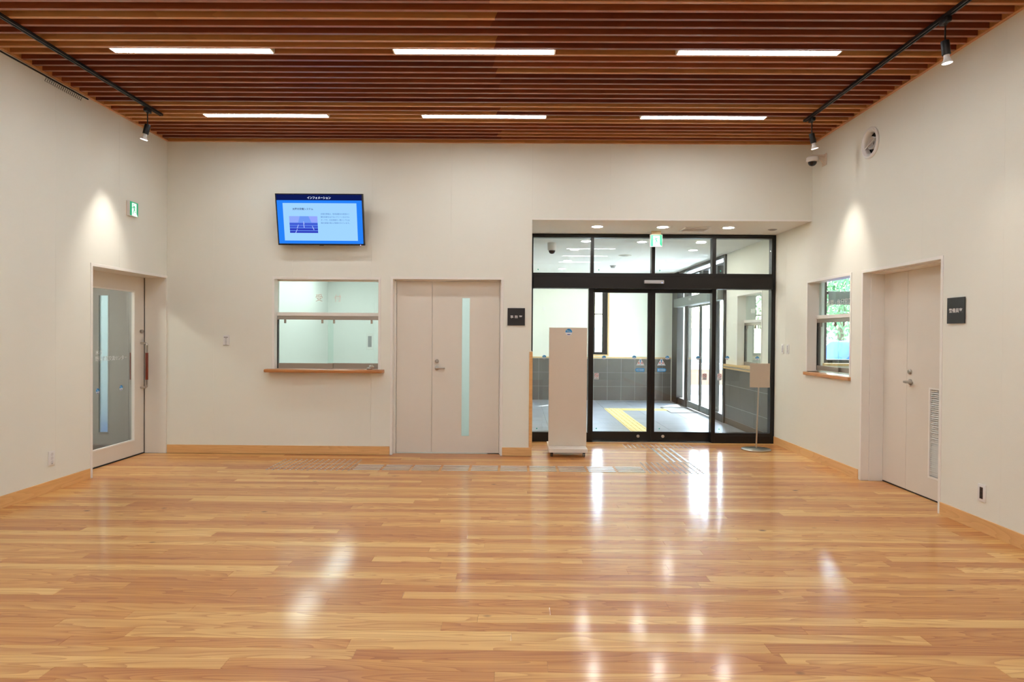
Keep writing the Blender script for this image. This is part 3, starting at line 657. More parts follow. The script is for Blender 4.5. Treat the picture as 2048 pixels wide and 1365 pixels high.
for (x, y) in ((1076, 539.5), (1197.5, 540.5), (1319.5, 541.5), (1441, 542.5)):
    MB().poly([(-.008, .004), (0, .011), (.009, .003), (.002, -.011)], at(px(x, y, SY)) @ Matrix.Translation((0, 0, .0003)), .0004).build('sticker', TEAL, w4, label='tiny green glass mark')
# motion sensor above the door
se = thing('door_sensor', 'long grey motion sensor on the header over the automatic door', 'sensor', (1.78, F0-.052, 2.075))
MB().box(1.645, 1.9, F0-.092, F0-.0525, 2.08, 2.125, bev=.006).build('body', GREYP, se, smooth=True)
MB().box(1.65, 1.895, F0-.086, F0-.06, 2.074, 2.08).build('lens_strip', BLKPL, se)
MB().box(1.868, 1.88, F0-.0935, F0-.092, 2.088, 2.095).build('indicator', emat('sensor_led', (160, 190, 255), 2.0), se)

# ================================================================== RECESS AND VESTIBULE CEILING
cv = structure('ceiling_entrance', 'white textured ceiling over the entrance recess and vestibule', 'ceiling', loc=(1.8, 10, ZV))
MB().box(EX-.2, XR+.2, D+.0005, YV+.3, ZV+.0005, ZV+.1).build('ceiling_board', PLASTER, cv)
bx('edge_bead', TRIM, cv, EX, XR-.0005, D-.003, D+.01, ZV-.004, ZV+.016, bev=.001)
def downlight(x, y, lab, r=.075, grp=None):
    d = thing('downlight', lab, 'downlight', (x, y, ZV), group=grp)
    MB().lathe([(r-.012, -.001), (r, -.004), (r+.012, -.004), (r+.014, 0), (r-.012, 0)], (x, y, ZV)).build('ring', WHITE, d, smooth=True)
    MB().lathe([(0, -.003), (r-.012, -.002), (r-.012, -.0005), (0, -.0005)], (x, y, ZV)).build('diffuser', DOWNM, d, smooth=False)
for (x, y, w_) in ((.972, 7.99, 'left'), (1.775, 8.0, 'middle'), (2.58, 8.01, 'right')): downlight(x, y, '%s one of the three round downlights in the recess before the glass doors' % w_)
VD = [(1.21, 8.0+1.75, 'nearest left'), (1.1, 0, '')]
def cpx(x, y):
    d = f_*1302.07+r_*(x-1024)+u_*(682.5-y); k = (ZV-1.4)/d.z; return d.x*k, d.y*k
for (x, y, lab) in ((1172, 483.0, 'nearest of the left row'), (1149, 499.5, 'second of the left row'), (1135, 521.5, 'third of the left row'), (1124, 538, 'farthest of the left row'),
                    (1284, 484.3, 'behind the green exit sign'), (1402, 485.5, 'nearest of the right row'), (1386, 501.0, 'second of the right row'), (1341, 522.5, 'farthest of the right row')):
    X_, Y_ = cpx(x, y); downlight(X_, Y_, 'round vestibule downlight seen through the transom panes, %s' % lab)
def ceil_disc(name, px_, lab, cat, r, h, mt):
    X_, Y_ = px_; d = thing(name, lab, cat, (X_, Y_, ZV))
    MB().lathe([(0, -h), (r*.55, -h), (r*.7, -h*.8), (r*.75, -h*.35), (r, -h*.25), (r, 0), (0, 0)], (X_, Y_, ZV)).build('housing', mt, d, smooth=True)
    MB().lathe([(r*.2, -h-.001), (r*.45, -h-.001), (r*.45, -h+.001), (r*.2, -h+.001)], (X_, Y_, ZV)).build('sensor_ring', GREYP, d)
ceil_disc('smoke_detector', cpx(1545, 459.5), 'flat round detector on the recess ceiling at its right end', 'detector', .055, .012, GREYP)
ceil_disc('smoke_detector', cpx(1226, 531.5), 'small domed detector on the vestibule ceiling, farther one', 'detector', .06, .045, GREYP)
ceil_disc('smoke_detector', cpx(1250, 511), 'wide flat detector plate on the vestibule ceiling, nearer one', 'detector', .11, .012, mat('beige_plastic', (200, 196, 182), .5))
X_, Y_ = cpx(1390, 458.2); gr = thing('ceiling_vent', 'square white return air grille in the recess ceiling', 'vent', (X_, Y_, ZV))
m_ = MB()
for c in ((-.16, .16, -.14, -.125), (-.16, .16, .125, .14), (-.16, -.145, -.125, .125), (.145, .16, -.125, .125)): m_.box(X_+c[0], X_+c[1], Y_+c[2], Y_+c[3], ZV-.012, ZV, bev=.001)
m_.build('frame', WHITE, gr); MB().box(X_-.145, X_+.145, Y_-.125, Y_+.125, ZV-.003, ZV-.0005).build('filter', mat('filter_mesh', (150, 140, 124), .9, bump=.5), gr)
for i in range(9): MB().box(X_-.145, X_+.145, Y_-.11+i*.0275-.001, Y_-.11+i*.0275+.001, ZV-.009, ZV-.003).build('slat', WHITE, gr)
# exit sign hanging at the recess ceiling, and the one on the left wall
def runner(M_, sc, parent):
    S = lambda pts: [(x*sc, y*sc) for x, y in pts]
    z = M_ @ Matrix.Translation((0, 0, .0014)); m_ = MB()
    m_.poly([(x*sc, y*sc) for x, y in circ(.05, 14, -.09, .33)], z, .0003)
    m_.poly(S([(-.02, .24), (-.12, .2), (-.16, .12), (-.28, .12), (-.28, .07), (-.14, .07), (-.08, .12), (-.04, -.02), (-.14, -.3), (-.18, -.38), (-.12, -.38), (-.07, -.3), (.03, -.08), (.07, -.14), (.08, -.24), (.26, -.24), (.26, -.19), (.13, -.19), (.12, -.08), (.06, .05), (.04, .16), (.1, .14), (.16, .04), (.2, .06), (.13, .2), (.04, .25)]), z, .0003)
    m_.build('running_figure', GREEN, parent)
def exit_sign(name, lab, P, face, s=.145):
    d = thing(name, lab, 'exit sign', P); M_ = at(P, face); h = s/2
    MB().poly(rect(-h-.004, h+.004, -h-.004, h+.004), M_ @ Matrix.Translation((0, 0, -.03)), .03).build('housing', WHITE, d)
    MB().poly(rect(-h, h, -h, h), M_, .0008).build('face', GREEN, d)
    MB().poly([(-.52*h, -h), (-.52*h, .84*h), (.6*h, .84*h), (.6*h, -.62*h), (.9*h, -h)], M_ @ Matrix.Translation((0, 0, .0008)), .0005).build('doorway', EXW, d)
    runner(M_, s*.93, d); return d
P = px(1312.5, 481.5, 8.3); e1 = exit_sign('exit_sign', 'green running man exit sign hanging over the automatic door', P, 'S')
MB().box(P[0]-.06, P[0]+.06, 8.302, 8.332, P[2]+.075, ZV).build('hanger', mat('beige_metal', (196, 176, 138), .5), e1)
e2 = exit_sign('exit_sign', 'green running man exit sign on the left wall above the glazed door', (XL+.035, 6.815, 2.692), 'E')
MB().box(XL+.0002, XL+.006, 6.735, 6.86, 2.615, 2.77, bev=.001).build('wall_plate', BOARD, e2)

# ================================================================== VESTIBULE
fv = MB().box(EX-.2, 30, 8.652, YV+12, -.1, -.02).build('floor_vestibule', GROUT, None, org=(2, 11, -.02)); tag(fv, 'blue grey tiled floor of the vestibule behind the glass', 'floor', kind='structure')
fvt = .6; ti = 0
tm = MB().box(-.2985, .2985, -.2985, .2985, 0, .02, bev=.0012); tme = bpy.data.meshes.new('tile'); tm.b.to_mesh(tme); tm.b.free(); tme.materials.append(TILEF)
for i in range(6):
    for j in range(10):
        xc, yc = EX+.02+.3+i*fvt-.3, 8.652+.3+j*fvt
        if yc-.3 > YV: continue
        o = bpy.data.objects.new('tile', tme); COL.objects.link(o); o.parent = fv
        sx = 1.0; xc_ = xc
        x0, x1 = xc-.3, xc+.3
        x0, x1 = max(x0, EX+.0), min(x1, XR); y0_, y1_ = yc-.3, min(yc+.3, YV)
        if x1-x0 < .05: bpy.data.objects.remove(o); continue
        o.scale = ((x1-x0)/.6, (y1_-y0_)/.6, 1); o.location = ((x0+x1)/2-2, (y0_+y1_)/2-11, 0)
wv = structure('wall_vestibule', 'pale far wall of the vestibule above dark tiles', loc=(1.7, YV, 0))
SW = (1.61, 1.955, .99, 2.55)
m_ = MB()
for c in ((EX-.2, SW[0], 0, ZV), (SW[1], XR+.3, 0, ZV), (SW[0], SW[1], 0, SW[2]), (SW[0], SW[1], SW[3], ZV)): m_.box(c[0], c[1], YV, YV+.25, c[2], c[3])
m_.build('wall_core', mat('vestibule_wall', (232, 234, 222), .85), wv)
bx('dado_cap', PALEW, wv, EX, XR-.05, YV-.035, YV-.0003, .912, .938)
bx('grout_bed', GROUT, wv, EX, XR-.05, YV-.01, YV-.0003, 0, .911, bev=0)
tm = MB().box(-.1465, .1465, -.001, .001, 0, .294, bev=.0006); tmw = bpy.data.meshes.new('tile'); tm.b.to_mesh(tmw); tm.b.free(); tmw.materials.append(TILEW)
for i in range(11):
    for j in range(3):
        x0, x1 = max(1.661-.297*5+i*.297+.0015, EX), min(1.661-.297*4+i*.297-.0015, XR-.055)
        if x1-x0 < .02: continue
        o = bpy.data.objects.new('tile', tmw); COL.objects.link(o); o.parent = wv; o.location = Vector(((x0+x1)/2, YV-.0106, j*.3+.0035))-wloc(wv); o.scale = ((x1-x0)/.294, 1, .297/.294)
# guard room side wall tiles
wt = structure('wall_tiled', 'dark grey tiled lower wall under the vestibule counter', loc=(XR, 9.6, 0))
bx('grout_bed', GROUT, wt, XR-.006, XR+.011, Y2+.055, 10.55, 0, .93, bev=0)
for j, (z0, z1) in enumerate(((.10, .298), (.303, .630), (.635, .888))):
    y_ = Y2+.06+(0 if j % 2 else .3)
    ya = Y2+.06
    for yb in (Y2+.66, Y2+1.26, 10.546):
        MB().box(XR-.0078, XR-.0055, ya, yb-.004, z0, z1, bev=.0006).build('tile', TILEW, wt); ya = yb
MB().box(XR-.010, XR-.0055, Y2+.06, 10.546, 0, .097).build('tile_skirting', mat('brown_skirting', (96, 86, 76), .6), wt)
# slit window in the far wall
w5 = structure('window_5', 'narrow tall dark framed window in the vestibule far wall', 'window', loc=(1.78, YV, 1))
for c in ((SW[0]-.03, SW[0], SW[2]-.03, SW[3]+.03), (SW[1], SW[1]+.03, SW[2]-.03, SW[3]+.03), (SW[0], SW[1], SW[2]-.03, SW[2]), (SW[0], SW[1], SW[3], SW[3]+.03)):
    bx('wood_trim', PALEW, w5, c[0], c[1], YV-.012, YV+.1, c[2], c[3])
for c in ((SW[0], 1.69, SW[2], SW[3]), (1.845, SW[1], SW[2], SW[3]), (1.69, 1.845, SW[2], 1.045), (1.69, 1.845, 2.5, SW[3]), (1.69, 1.845, 1.855, 1.88)):
    bx('frame', DARK2, w5, c[0], c[1], YV+.05, YV+.12, c[2], c[3])
MB().box(1.69, 1.845, YV+.08, YV+.086, 1.045, 2.5).build('pane', GLASS, w5)
bx('light_switch', WHITE, None, .555, .6, YV-.0085, YV-.0003, 1.93, 2.02, label='small white switch plate high on the vestibule far wall', cat='switch')
# tactile paving and mat
tp = thing('tactile_paving', 'yellow tactile paving strip on the vestibule floor', 'tactile paving', (1.9, 10.8, 0))
nt_ = 0
for (x0, y0) in [(1.675, 12.52-.3*k) for k in range(1, 12)]+[(1.975, 12.22), (2.275, 12.22), (2.575, 12.22)]:
    flat = x0 > 2.0
    q = MB().box(x0+.001, x0+.299, y0+.001, y0+.299, .0002, .003, bev=.0008).build('tile', YELT, tp)
    m_ = MB()
    for b4 in range(4):
        c = .0375+.075*b4
        if x0 > 1.7: m_.box(x0+.01, x0+.29, y0+c-.012, y0+c+.012, .003, .0075, bev=.0015)
        else: m_.box(x0+c-.012, x0+c+.012, y0+.01, y0+.29, .003, .0075, bev=.0015)
    m_.build('raised_bars', YELT, q)
mt_ = thing('floor_mat', 'flush grey entrance mat before the outer doors', 'mat', (3.0, 12.3, 0))
MB().box(2.83, 3.28, 11.87, 12.75, .0002, .004, bev=.001).build('mat_surface', MATM, mt_)
m_ = MB()
for c in ((2.815, 2.83, 11.855, 12.765), (3.28, 3.295, 11.855, 12.765), (2.83, 3.28, 11.855, 11.87), (2.83, 3.28, 12.75, 12.765)): m_.box(c[0], c[1], c[2], c[3], .0002, .006)
m_.build('edge_strip', DARK2, mt_)
# outer glazing along X = XR
w6 = structure('window_6', 'dark outer entrance glazing at the right of the vestibule', 'window', loc=(XR, 12.3, 0))
GX0, GX1 = XR-.03, XR+.07
for (a, b_) in ((10.552, 10.63), (13.9, YV-.001)): bx('jamb', DARK2, w6, GX0, GX1, a, b_, 0, ZV-.002)
bx('post', DARK2, w6, GX0-.03, GX1, 13.55, 13.9, 0, ZV-.002)
bx('head', DARK2, w6, GX0, GX1, 10.63, 13.55, 2.68, ZV-.002); bx('transom', DARK2, w6, GX0, GX1, 10.63, 13.55, 2.585, 2.615)
bx('bottom_rail', DARK2, w6, GX0, GX1, 10.63, 11.12, 0, .13); bx('bottom_rail', DARK2, w6, GX0, GX1, 13.05, 13.55, 0, .13)
for (a, b_) in ((11.77, 12.03), (10.93, 11.12), (12.9, 13.1)): bx('post', DARK2, w6, GX0, GX1, a, b_, 2.17, 2.585)
bx('post', DARK2, w6, GX0, GX1, 11.1, 11.36, 0, 2.02); bx('post', DARK2, w6, GX0, GX1, 12.9, 13.05, 0, 2.02)
hdv = bx('door_header', ALU, w6, GX0-.09, GX1, 10.63, 13.6, 2.0, 2.165)
MB().box(GX0-.12, GX0-.0905, 12.15, 12.32, 2.08, 2.12, bev=.004).build('door_sensor', GREYP, w6)
MB().box(XR+.02, XR+.026, 10.63, 11.1, .13, 2.0).build('pane', GLASS, w6); MB().box(XR+.02, XR+.026, 13.05, 13.55, .13, 2.0).build('pane', GLASS, w6)
MB().box(XR+.02, XR+.026, 10.63, 13.55, 2.165, 2.585).build('pane', GLASS, w6)
for n_, (a, b_, lb_) in enumerate(((11.36, 12.0, 'nearer'), (12.0, 12.9, 'farther'))):
    d = structure('door_%d' % (6+n_), '%s leaf of the outer automatic glass door' % lb_, 'door', loc=(XR-.03, (a+b_)/2, 0))
    q0, q1 = XR-.02, XR+.012
    bx('stile', DARK2, d, q0, q1, a, a+.04, .01, 1.99); bx('stile', DARK2, d, q0, q1, b_-.05, b_-.001, .01, 1.99)
    bx('bottom_rail', ALU, d, q0, q1, a+.04, b_-.05, .01, .13); bx('top_rail', ALU, d, q0, q1, a+.04, b_-.05, 1.95, 1.99)
    MB().box(q0+.01, q0+.016, a+.04, b_-.05, .13, 1.95).build('pane', GLASS, d)

# ================================================================== OUTDOORS
gd = MB().box(-30, 45, -10, 60, -.14, -.105).build('ground', GROUND, None, org=(5, 20, -.105)); tag(gd, 'sunlit pale paving outside the building', 'ground', kind='structure')
cp = MB().box(XR+.08, 5.05, 8.6, 14.7, 2.8, 3.05).build('sun_block_canopy', CONC, None); tag(cp, 'unseen canopy added outside to shape the sun patch in the vestibule', 'canopy')  # unseen, added to block the sun and bound its patch on the vestibule floor
pw_ = thing('planter_wall', 'low white capped wall with a brown panel outside the doors', 'wall', (5, 16.2, -.1))
MB().box(3.9, 9.5, 16.2, 16.6, -.1, .2, bev=.01).build('base', CONC, pw_); MB().box(4.05, 5.15, 16.16, 16.6, .2, .58, bev=.005).build('brown_panel', BROWNP, pw_)
MB().box(5.15, 9.5, 16.2, 16.6, .2, .58).build('wall_face', CONC, pw_); MB().box(3.85, 9.55, 16.1, 16.7, .58, .72, bev=.01).build('coping', CONC, pw_)
bw = thing('boundary_wall', 'pale perimeter wall in the glare beyond the outer doors', 'wall', (7, 24, -.1))
for i in range(8): MB().box(1+i*2.5, 3.495+i*2.5, 24, 24.2, -.1, 1.62, bev=.01).build('panel', CONC, bw)
MB().box(.95, 21.1, 23.95, 24.25, 1.62, 1.7, bev=.01).build('coping', CONC, bw)
ub = thing('utility_box', 'grey metal utility cabinet standing outside by the perimeter wall', 'cabinet', (5.7, 20.6, -.1))
MB().box(5.45, 5.95, 20.4, 20.7, 0, 1.55, bev=.01).build('cabinet_body', mat('cabinet_grey', (160, 168, 164), .6), ub); MB().box(5.47, 5.93, 20.39, 20.4, .1, 1.5, bev=.003).build('cabinet_door', mat('cabinet_grey_door', (150, 160, 156), .6), ub)
MB().box(5.44, 5.96, 20.38, 20.72, -.1, 0).build('plinth', CONC, ub)
def tree(x, y, h, r, lab):
    t_ = thing('tree', lab, 'tree', (x, y, -.1)); MB().cyl((x, y, -.1), (x+.1, y, h*.62), .13, .07, seg=10).build('trunk', BARK, t_)
    b4 = bmesh.new()
    for i in range(5200):
        d_ = Vector((random.gauss(0, 1), random.gauss(0, 1), random.gauss(0, 1))).normalized()*(r*(random.random()**.45)); d_.z *= .85
        c = Vector((x, y, h*.68))+d_; s_ = random.uniform(.03, .08); q = Euler((random.random()*6, random.random()*6, random.random()*6)).to_quaternion()
        vs = [b4.verts.new(c+q @ Vector(p)) for p in ((-s_, 0, 0), (0, -s_*.5, 0), (s_, 0, 0), (0, s_*.5, 0))]; b4.faces.new(vs)
    m_ = MB(); m_.add(b4); tag(m_.build('foliage', LEAF, t_), kind='stuff')
tree(8.6, 17.5, 3.6, 1.5, 'leafy green tree seen through the guard window, left one'); tree(11.2, 19.0, 3.4, 1.5, 'leafy green tree seen through the guard window, right one'); tree(-1.2, 19.0, 4.2, 1.9, 'leafy tree mirrored in the vestibule guard window')
# small blue car outside the guard room
car = thing('car', 'small blue car parked outside, seen through the guard window', 'car', (7.6, 14.4, -.105))
prof = [(-1.7, .28), (-1.72, .75), (-1.45, .92), (-.8, 1.0), (-.35, 1.42), (.9, 1.46), (1.45, 1.05), (1.7, .95), (1.72, .3)]
m_ = MB(); Mx = Matrix.Translation((7.6, 15.15, -.105)) @ Matrix.Rotation(math.pi/2, 4, 'X'); m_.poly(prof, Mx, 1.5)
bmesh.ops.bevel(m_.b, geom=m_.b.edges[:], offset=.06, segments=2, profile=.5, affect='EDGES'); m_.build('body', CARB, car, smooth=True)
for sy_ in (13.644, 15.146):
    MB().poly([(-.6, 1.02), (-.28, 1.34), (.8, 1.37), (1.15, 1.04)], Matrix.Translation((7.6, sy_+.004, -.105)) @ Matrix.Rotation(math.pi/2, 4, 'X'), .01).build('side_window', DARK2, car)
    for xx in (6.55, 8.65): MB().cyl((xx, sy_-.06, .2), (xx, sy_+.08, .2), .3, seg=20, bev=.03).build('wheel', TYRE, car, smooth=True)

# ================================================================== GUARD ROOM
gr_ = structure('wall_guard_room', 'pale walls of the guard room seen through its windows', loc=(5, 8, 0))
GWN = (4.98, 6.45, .98, 2.45)
m_ = MB(); m_.box(6.7, 6.85, 4.6, 10.75, 0, 2.8); m_.box(XR+.15, 6.85, 4.5, 4.6, 0, 2.8)
for c in ((XR+.15, GWN[0], 0, 2.8), (GWN[1], 6.85, 0, 2.8), (GWN[0], GWN[1], 0, GWN[2]), (GWN[0], GWN[1], GWN[3], 2.8)): m_.box(c[0], c[1], 10.6, 10.75, c[2], c[3])
m_.build('wall_core', OFFW, gr_)
tag(MB().box(XR+.15, 6.7, 4.6, 10.6, 2.62, 2.7).build('ceiling_guard_room', PLASTER, None), 'plain white guard room ceiling', 'ceiling', kind='structure')
tag(MB().box(XR+.24, 6.85, 4.5, 10.75, -.05, -.002).build('floor_guard_room', mat('guard_floor', (170, 160, 146), .6), None), 'beige guard room floor', 'floor', kind='structure')
w7 = structure('window_7', 'dark framed outside window of the guard room', 'window', loc=(5.7, 10.6, 1))
for c in ((GWN[0], GWN[0]+.05, GWN[2], GWN[3]), (GWN[1]-.05, GWN[1], GWN[2], GWN[3]), (GWN[0], GWN[1], GWN[2], GWN[2]+.06), (GWN[0], GWN[1], GWN[3]-.05, GWN[3]), (GWN[0], GWN[1], 2.1, 2.15)):
    bx('frame', DARK2, w7, c[0], c[1], 10.62, 10.7, c[2], c[3])
MB().box(GWN[0]+.05, GWN[1]-.05, 10.655, 10.661, 1.04, 2.1).build('pane', GLASS, w7); MB().box(GWN[0]+.05, GWN[1]-.05, 10.655, 10.661, 2.15, 2.4).build('pane', GLASS, w7)
bx('sill', PALEW, w7, GWN[0]-.02, GWN[1]+.02, 10.55, 10.62, .94, .98)
bx('roller_blind', mat('grey_blind', (120, 130, 132), .8), w7, GWN[0]+.06, GWN[0]+.62, 10.59, 10.6, 1.93, 2.14)
lg = thing('ceiling_light', 'plain ceiling light in the guard room', 'ceiling light', (5.2, 8.5, 2.6)); MB().box(4.6, 5.8, 8.3, 8.6, 2.57, 2.6195).build('housing', WHITE, lg); MB().box(4.62, 5.78, 8.32, 8.58, 2.562, 2.569).build('diffuser', emat('guard_diffuser', (244, 255, 248), 16), lg)

# ================================================================== OFFICE behind the back wall
ow = structure('wall_office', 'pale greenish office walls behind the reception glass', loc=(-2, 12.5, 0))
OX, OY = -3.64, 12.5
m_ = MB(); m_.box(OX-.15, EX-.2, OY, OY+.15, 0, 2.8); m_.box(OX-.15, OX, 7.681, OY, 0, 2.8); m_.box(-.35, EX-.2, 7.681, OY, 0, 2.8)
m_.build('wall_core', OFFW, ow)
tag(MB().box(OX, -.35, 7.681, OY, 2.6, 2.7).build('ceiling_office', PLASTER, None), 'white office ceiling', 'ceiling', kind='structure')
tag(MB().box(OX, -.35, 7.69, OY, -.06, -.002).build('floor_office', mat('office_floor', (168, 168, 160), .6), None), 'grey office floor', 'floor', kind='structure')
for (x_, a_, b_, lb_) in ((-3.05, 8.85, 10.3, 'near left'), (-3.05, 10.4, 11.85, 'far left'), (-1.1, 8.85, 10.3, 'near right'), (-1.1, 10.4, 11.85, 'far right')):
    ol = thing('ceiling_light', '%s strip light on the office ceiling behind the back wall' % lb_, 'ceiling light', (x_, (a_+b_)/2, 2.6)); MB().box(x_-.16, x_+.16, a_, b_, 2.56, 2.5995).build('housing', WHITE, ol); MB().box(x_-.14, x_+.14, a_+.02, b_-.02, 2.552, 2.559).build('diffuser', OFFM, ol)
sx_ = -2.83; sw = thing('wall_switch', 'tall white switch plate on the office wall behind the counter glass', 'switch', (sx_, OY, 1.15))
MB().box(sx_-.06, sx_+.06, OY-.012, OY-.0004, 1.10, 1.41, bev=.003).build('plate', WHITE, sw); MB().box(sx_-.035, sx_+.035, OY-.017, OY-.012, 1.15, 1.36, bev=.002).build('rocker', GREYP, sw)

# ================================================================== CORRIDOR behind the left glass door
wc = structure('wall_corridor', 'grey walls of the corridor behind the left glass door', loc=(-5, 7.95, 0))
m_ = MB(); YC = 7.95
for c in ((XL-.02, -4.76, 0, 2.6), (-5.68, -6.2, 0, 2.6), (-4.76, -5.68, 2.03, 2.6)): m_.box(c[0], c[1], YC, YC+.12, c[2], c[3])
m_.box(-6.25, -6.1, 4.6, YC, 0, 2.6); m_.box(-6.1, XL-.25, 4.5, 4.6, 0, 2.6)
m_.build('wall_core', GREYW, wc)
tag(MB().box(-6.1, XL-.26, 4.6, YC+.1, 2.45, 2.55).build('ceiling_corridor', PLASTER, None), 'white corridor ceiling', 'ceiling', kind='structure')
tag(MB().box(-6.2, XL-.255, 4.5, 10.2, -.04, -.004).build('floor_corridor', mat('corridor_floor', (86, 84, 82), .6), None), 'dark corridor floor behind the left door', 'floor', kind='structure')
d8 = structure('door_8', 'grey inner door with a frosted strip behind the left glass door', 'door', loc=(-5.16, YC, 0))
CD = mat('corridor_door', (188, 183, 177), .6)
for c in ((-4.79, -4.76, 0, 2.03), (-5.68, -5.65, 0, 2.03), (-5.65, -4.79, 2.0, 2.03)): bx('jamb', CD, d8, c[0], c[1], YC-.01, YC+.1, c[2], c[3])
s0, s1, q0, q1 = -5.145, -5.03, .165, 1.85
m_ = MB()
for c in ((-5.645, s0, .01, 1.995), (s1, -4.795, .01, 1.995), (s0, s1, .01, q0), (s0, s1, q1, 1.995)): m_.box(c[0], c[1], YC+.02, YC+.06, c[2], c[3])
bmesh.ops.remove_doubles(m_.b, verts=m_.b.verts, dist=1e-5); lf8 = m_.build('door_leaf', CD, d8)
for c in ((s0-.012, s0, q0-.012, q1+.012), (s1, s1+.012, q0-.012, q1+.012), (s0, s1, q0-.012, q0), (s0, s1, q1, q1+.012)): MB().box(c[0], c[1], YC+.012, YC+.03, c[2], c[3]).build('glazing_bead', CD, lf8)
MB().box(s0, s1, YC+.035, YC+.041, q0, q1).build('glass_strip', FROST, lf8)
rr = structure('wall_side_room', 'walls of the bright room behind the corridor door', loc=(-5.2, 9, 0))
m_ = MB(); m_.box(-6.2, -4.3, 10.0, 10.1, 0, 2.6); m_.box(-6.2, -6.1, YC+.12, 10, 0, 2.6); m_.box(-4.4, -4.3, YC+.12, 10, 0, 2.6); m_.box(-6.2, -4.3, YC+.12, 10.1, 2.6, 2.7); m_.build('wall_core', OFFW, rr)
tag(MB().box(-6.09, -4.41, YC+.125, 9.99, -.0035, .006).build('tint_sheet', BLUEC, None), 'blue floor sheet added to tint the frosted strip from behind', 'tint_sheet')  # blue sheet added so the frosted strip turns bluer towards its bottom
sl = thing('ceiling_light', 'added lamp that brightens the frosted strip from behind the corridor door', 'ceiling light', (-5.2, 9, 2.6)); MB().box(-5.6, -4.8, 8.7, 9.3, 2.57, 2.5995).build('housing', WHITE, sl); MB().box(-5.58, -4.82, 8.72, 9.28, 2.562, 2.569).build('diffuser', SIDEM, sl)  # added lamp, stands in for daylight behind the frosted strip
cl_ = thing('ceiling_light', 'small corridor ceiling light behind the left door', 'ceiling light', (-5.2, 6.4, 2.45)); MB().box(-5.35, -5.05, 6.2, 6.6, 2.42, 2.4495).build('housing', WHITE, cl_); MB().box(-5.34, -5.06, 6.21, 6.59, 2.412, 2.419).build('diffuser', emat('corridor_diffuser', (255, 253, 246), 80.0), cl_)

# ================================================================== LINEAR CEILING LIGHTS
names = {0: 'left', 1: 'middle', 2: 'right'}
proto = None
for ri, yf in enumerate(rows_fix):
    for ci, xf in enumerate(FXC):
        if ri == 0: lab = '%s linear light of the far row in the slat ceiling' % names[ci]
        elif ri == 1: lab = '%s linear light of the near row in the slat ceiling' % names[ci]
        else: lab = '%s linear ceiling light overhead, row %s behind the near row' % (names[ci], ('', '', 'one', 'two', 'three', 'four', 'five')[ri])
        if proto is None:
            xf0, yf0 = xf, yf
            proto = thing('linear_light', lab, 'ceiling light', (xf, yf, H), group='linear lights in the slat ceiling')
            m_ = MB(); L2 = .635; Wd = .041
            for c in ((-L2, L2, -Wd, -Wd+.004), (-L2, L2, Wd-.004, Wd), (-L2, -L2+.012, -Wd, Wd), (L2-.012, L2, -Wd, Wd)): m_.box(xf+c[0], xf+c[1], yf+c[2], yf+c[3], H-.002, H+.05)
            m_.build('frame', mat('fixture_rim', (236, 226, 206), .5), proto)
            MB().box(xf-L2+.012, xf+L2-.012, yf-Wd+.004, yf+Wd-.004, H-.003, H+.003).build('diffuser', FIXM, proto)
            MB().box(xf-L2+.012, xf+L2-.012, yf-Wd+.004, yf+Wd-.004, H+.004, H+.05).build('housing', WHITE, proto)
        else:
            c = copy_tree(proto); c.location = (xf, yf, H); c['label'] = lab

# ================================================================== LIGHTING TRACKS AND SPOTS
def track(lab, x, y0, y1, Z=H-.001):
    t_ = thing('lighting_track', lab, 'lighting track', (x, y1, Z))
    m_ = MB()
    for c in ((-.018, -.013), (.013, .018), (-.018, -.006), (.006, .018)):
        pass
    m_.box(x-.018, x-.0125, y0, y1, Z-.022, Z); m_.box(x+.0125, x+.018, y0, y1, Z-.022, Z); m_.box(x-.0125, x+.0125, y0, y1, Z-.006, Z); m_.box(x-.0125, x-.005, y0, y1, Z-.022, Z-.018); m_.box(x+.005, x+.0125, y0, y1, Z-.022, Z-.018)
    m_.build('channel', BLACK, t_); MB().box(x-.019, x+.019, y1, y1+.008, Z-.023, Z, bev=.001).build('end_cap', BLACK, t_)
track('black lighting track along the left side of the slat ceiling', -3.615, YN+.3, 6.57); track('black lighting track along the right side of the slat ceiling', 2.912, YN+.3, 6.66)
def spot(lab, x, y, dirv, E, L=.17, real=True):
    Z = H-.023; s_ = thing('track_spotlight', lab, 'spotlight', (x, y, Z), group='spotlights on the ceiling tracks')
    MB().box(x-.017, x+.017, y-.045, y+.045, Z-.035, Z-.0005, bev=.004).cyl((x, y, Z-.035), (x, y, Z-.05), .015, .006).build('adapter', BLACK, s_, smooth=True)
    MB().cyl((x, y, Z-.05), (x, y, Z-L), .0055, seg=10).build('stem', BLACK, s_, smooth=True)
    d = Vector(dirv).normalized(); p = Vector((x, y, Z-L+.005))
    MB().cyl((x, y, Z-L+.012), p-d*.0+Vector((0, 0, -.0)), .009, seg=10).cyl(p-d*.012, p+d*.085, .027, seg=20, bev=.003).build('lamp_socket', BLACK, s_, smooth=True)
    q = p+d*.085
    MB().lathe([(0, -.005), (.018, -.005), (.019, .018), (.022, .03), (.033, .05), (.034, .055), (.031, .0565)], q, axis=d).build('lamp_bulb', mat('bulb_white', (226, 224, 220), .3), s_, smooth=True)
    MB().lathe([(0, .0545), (.031, .0545), (.031, .056), (0, .0575)], q, axis=d).build('bulb_face', SPOTM, s_)
    ld = bpy.data.lights.new('spot_lamp', 'SPOT'); ld.energy = E; ld.spot_size = math.radians(52); ld.spot_blend = 1.0; ld.shadow_soft_size = .03; ld.color = (1, .93, .84)
    lo = bpy.data.objects.new('spot_lamp', ld); COL.objects.link(lo); lo.parent = s_; lo.location = q+d*.066-Vector((x, y, Z)); lo.rotation_euler = d.to_track_quat('-Z', 'Y').to_euler()
spot('black track spotlight near the end of the left track', -3.634, 6.365, (-.25, 0, -1), 75)
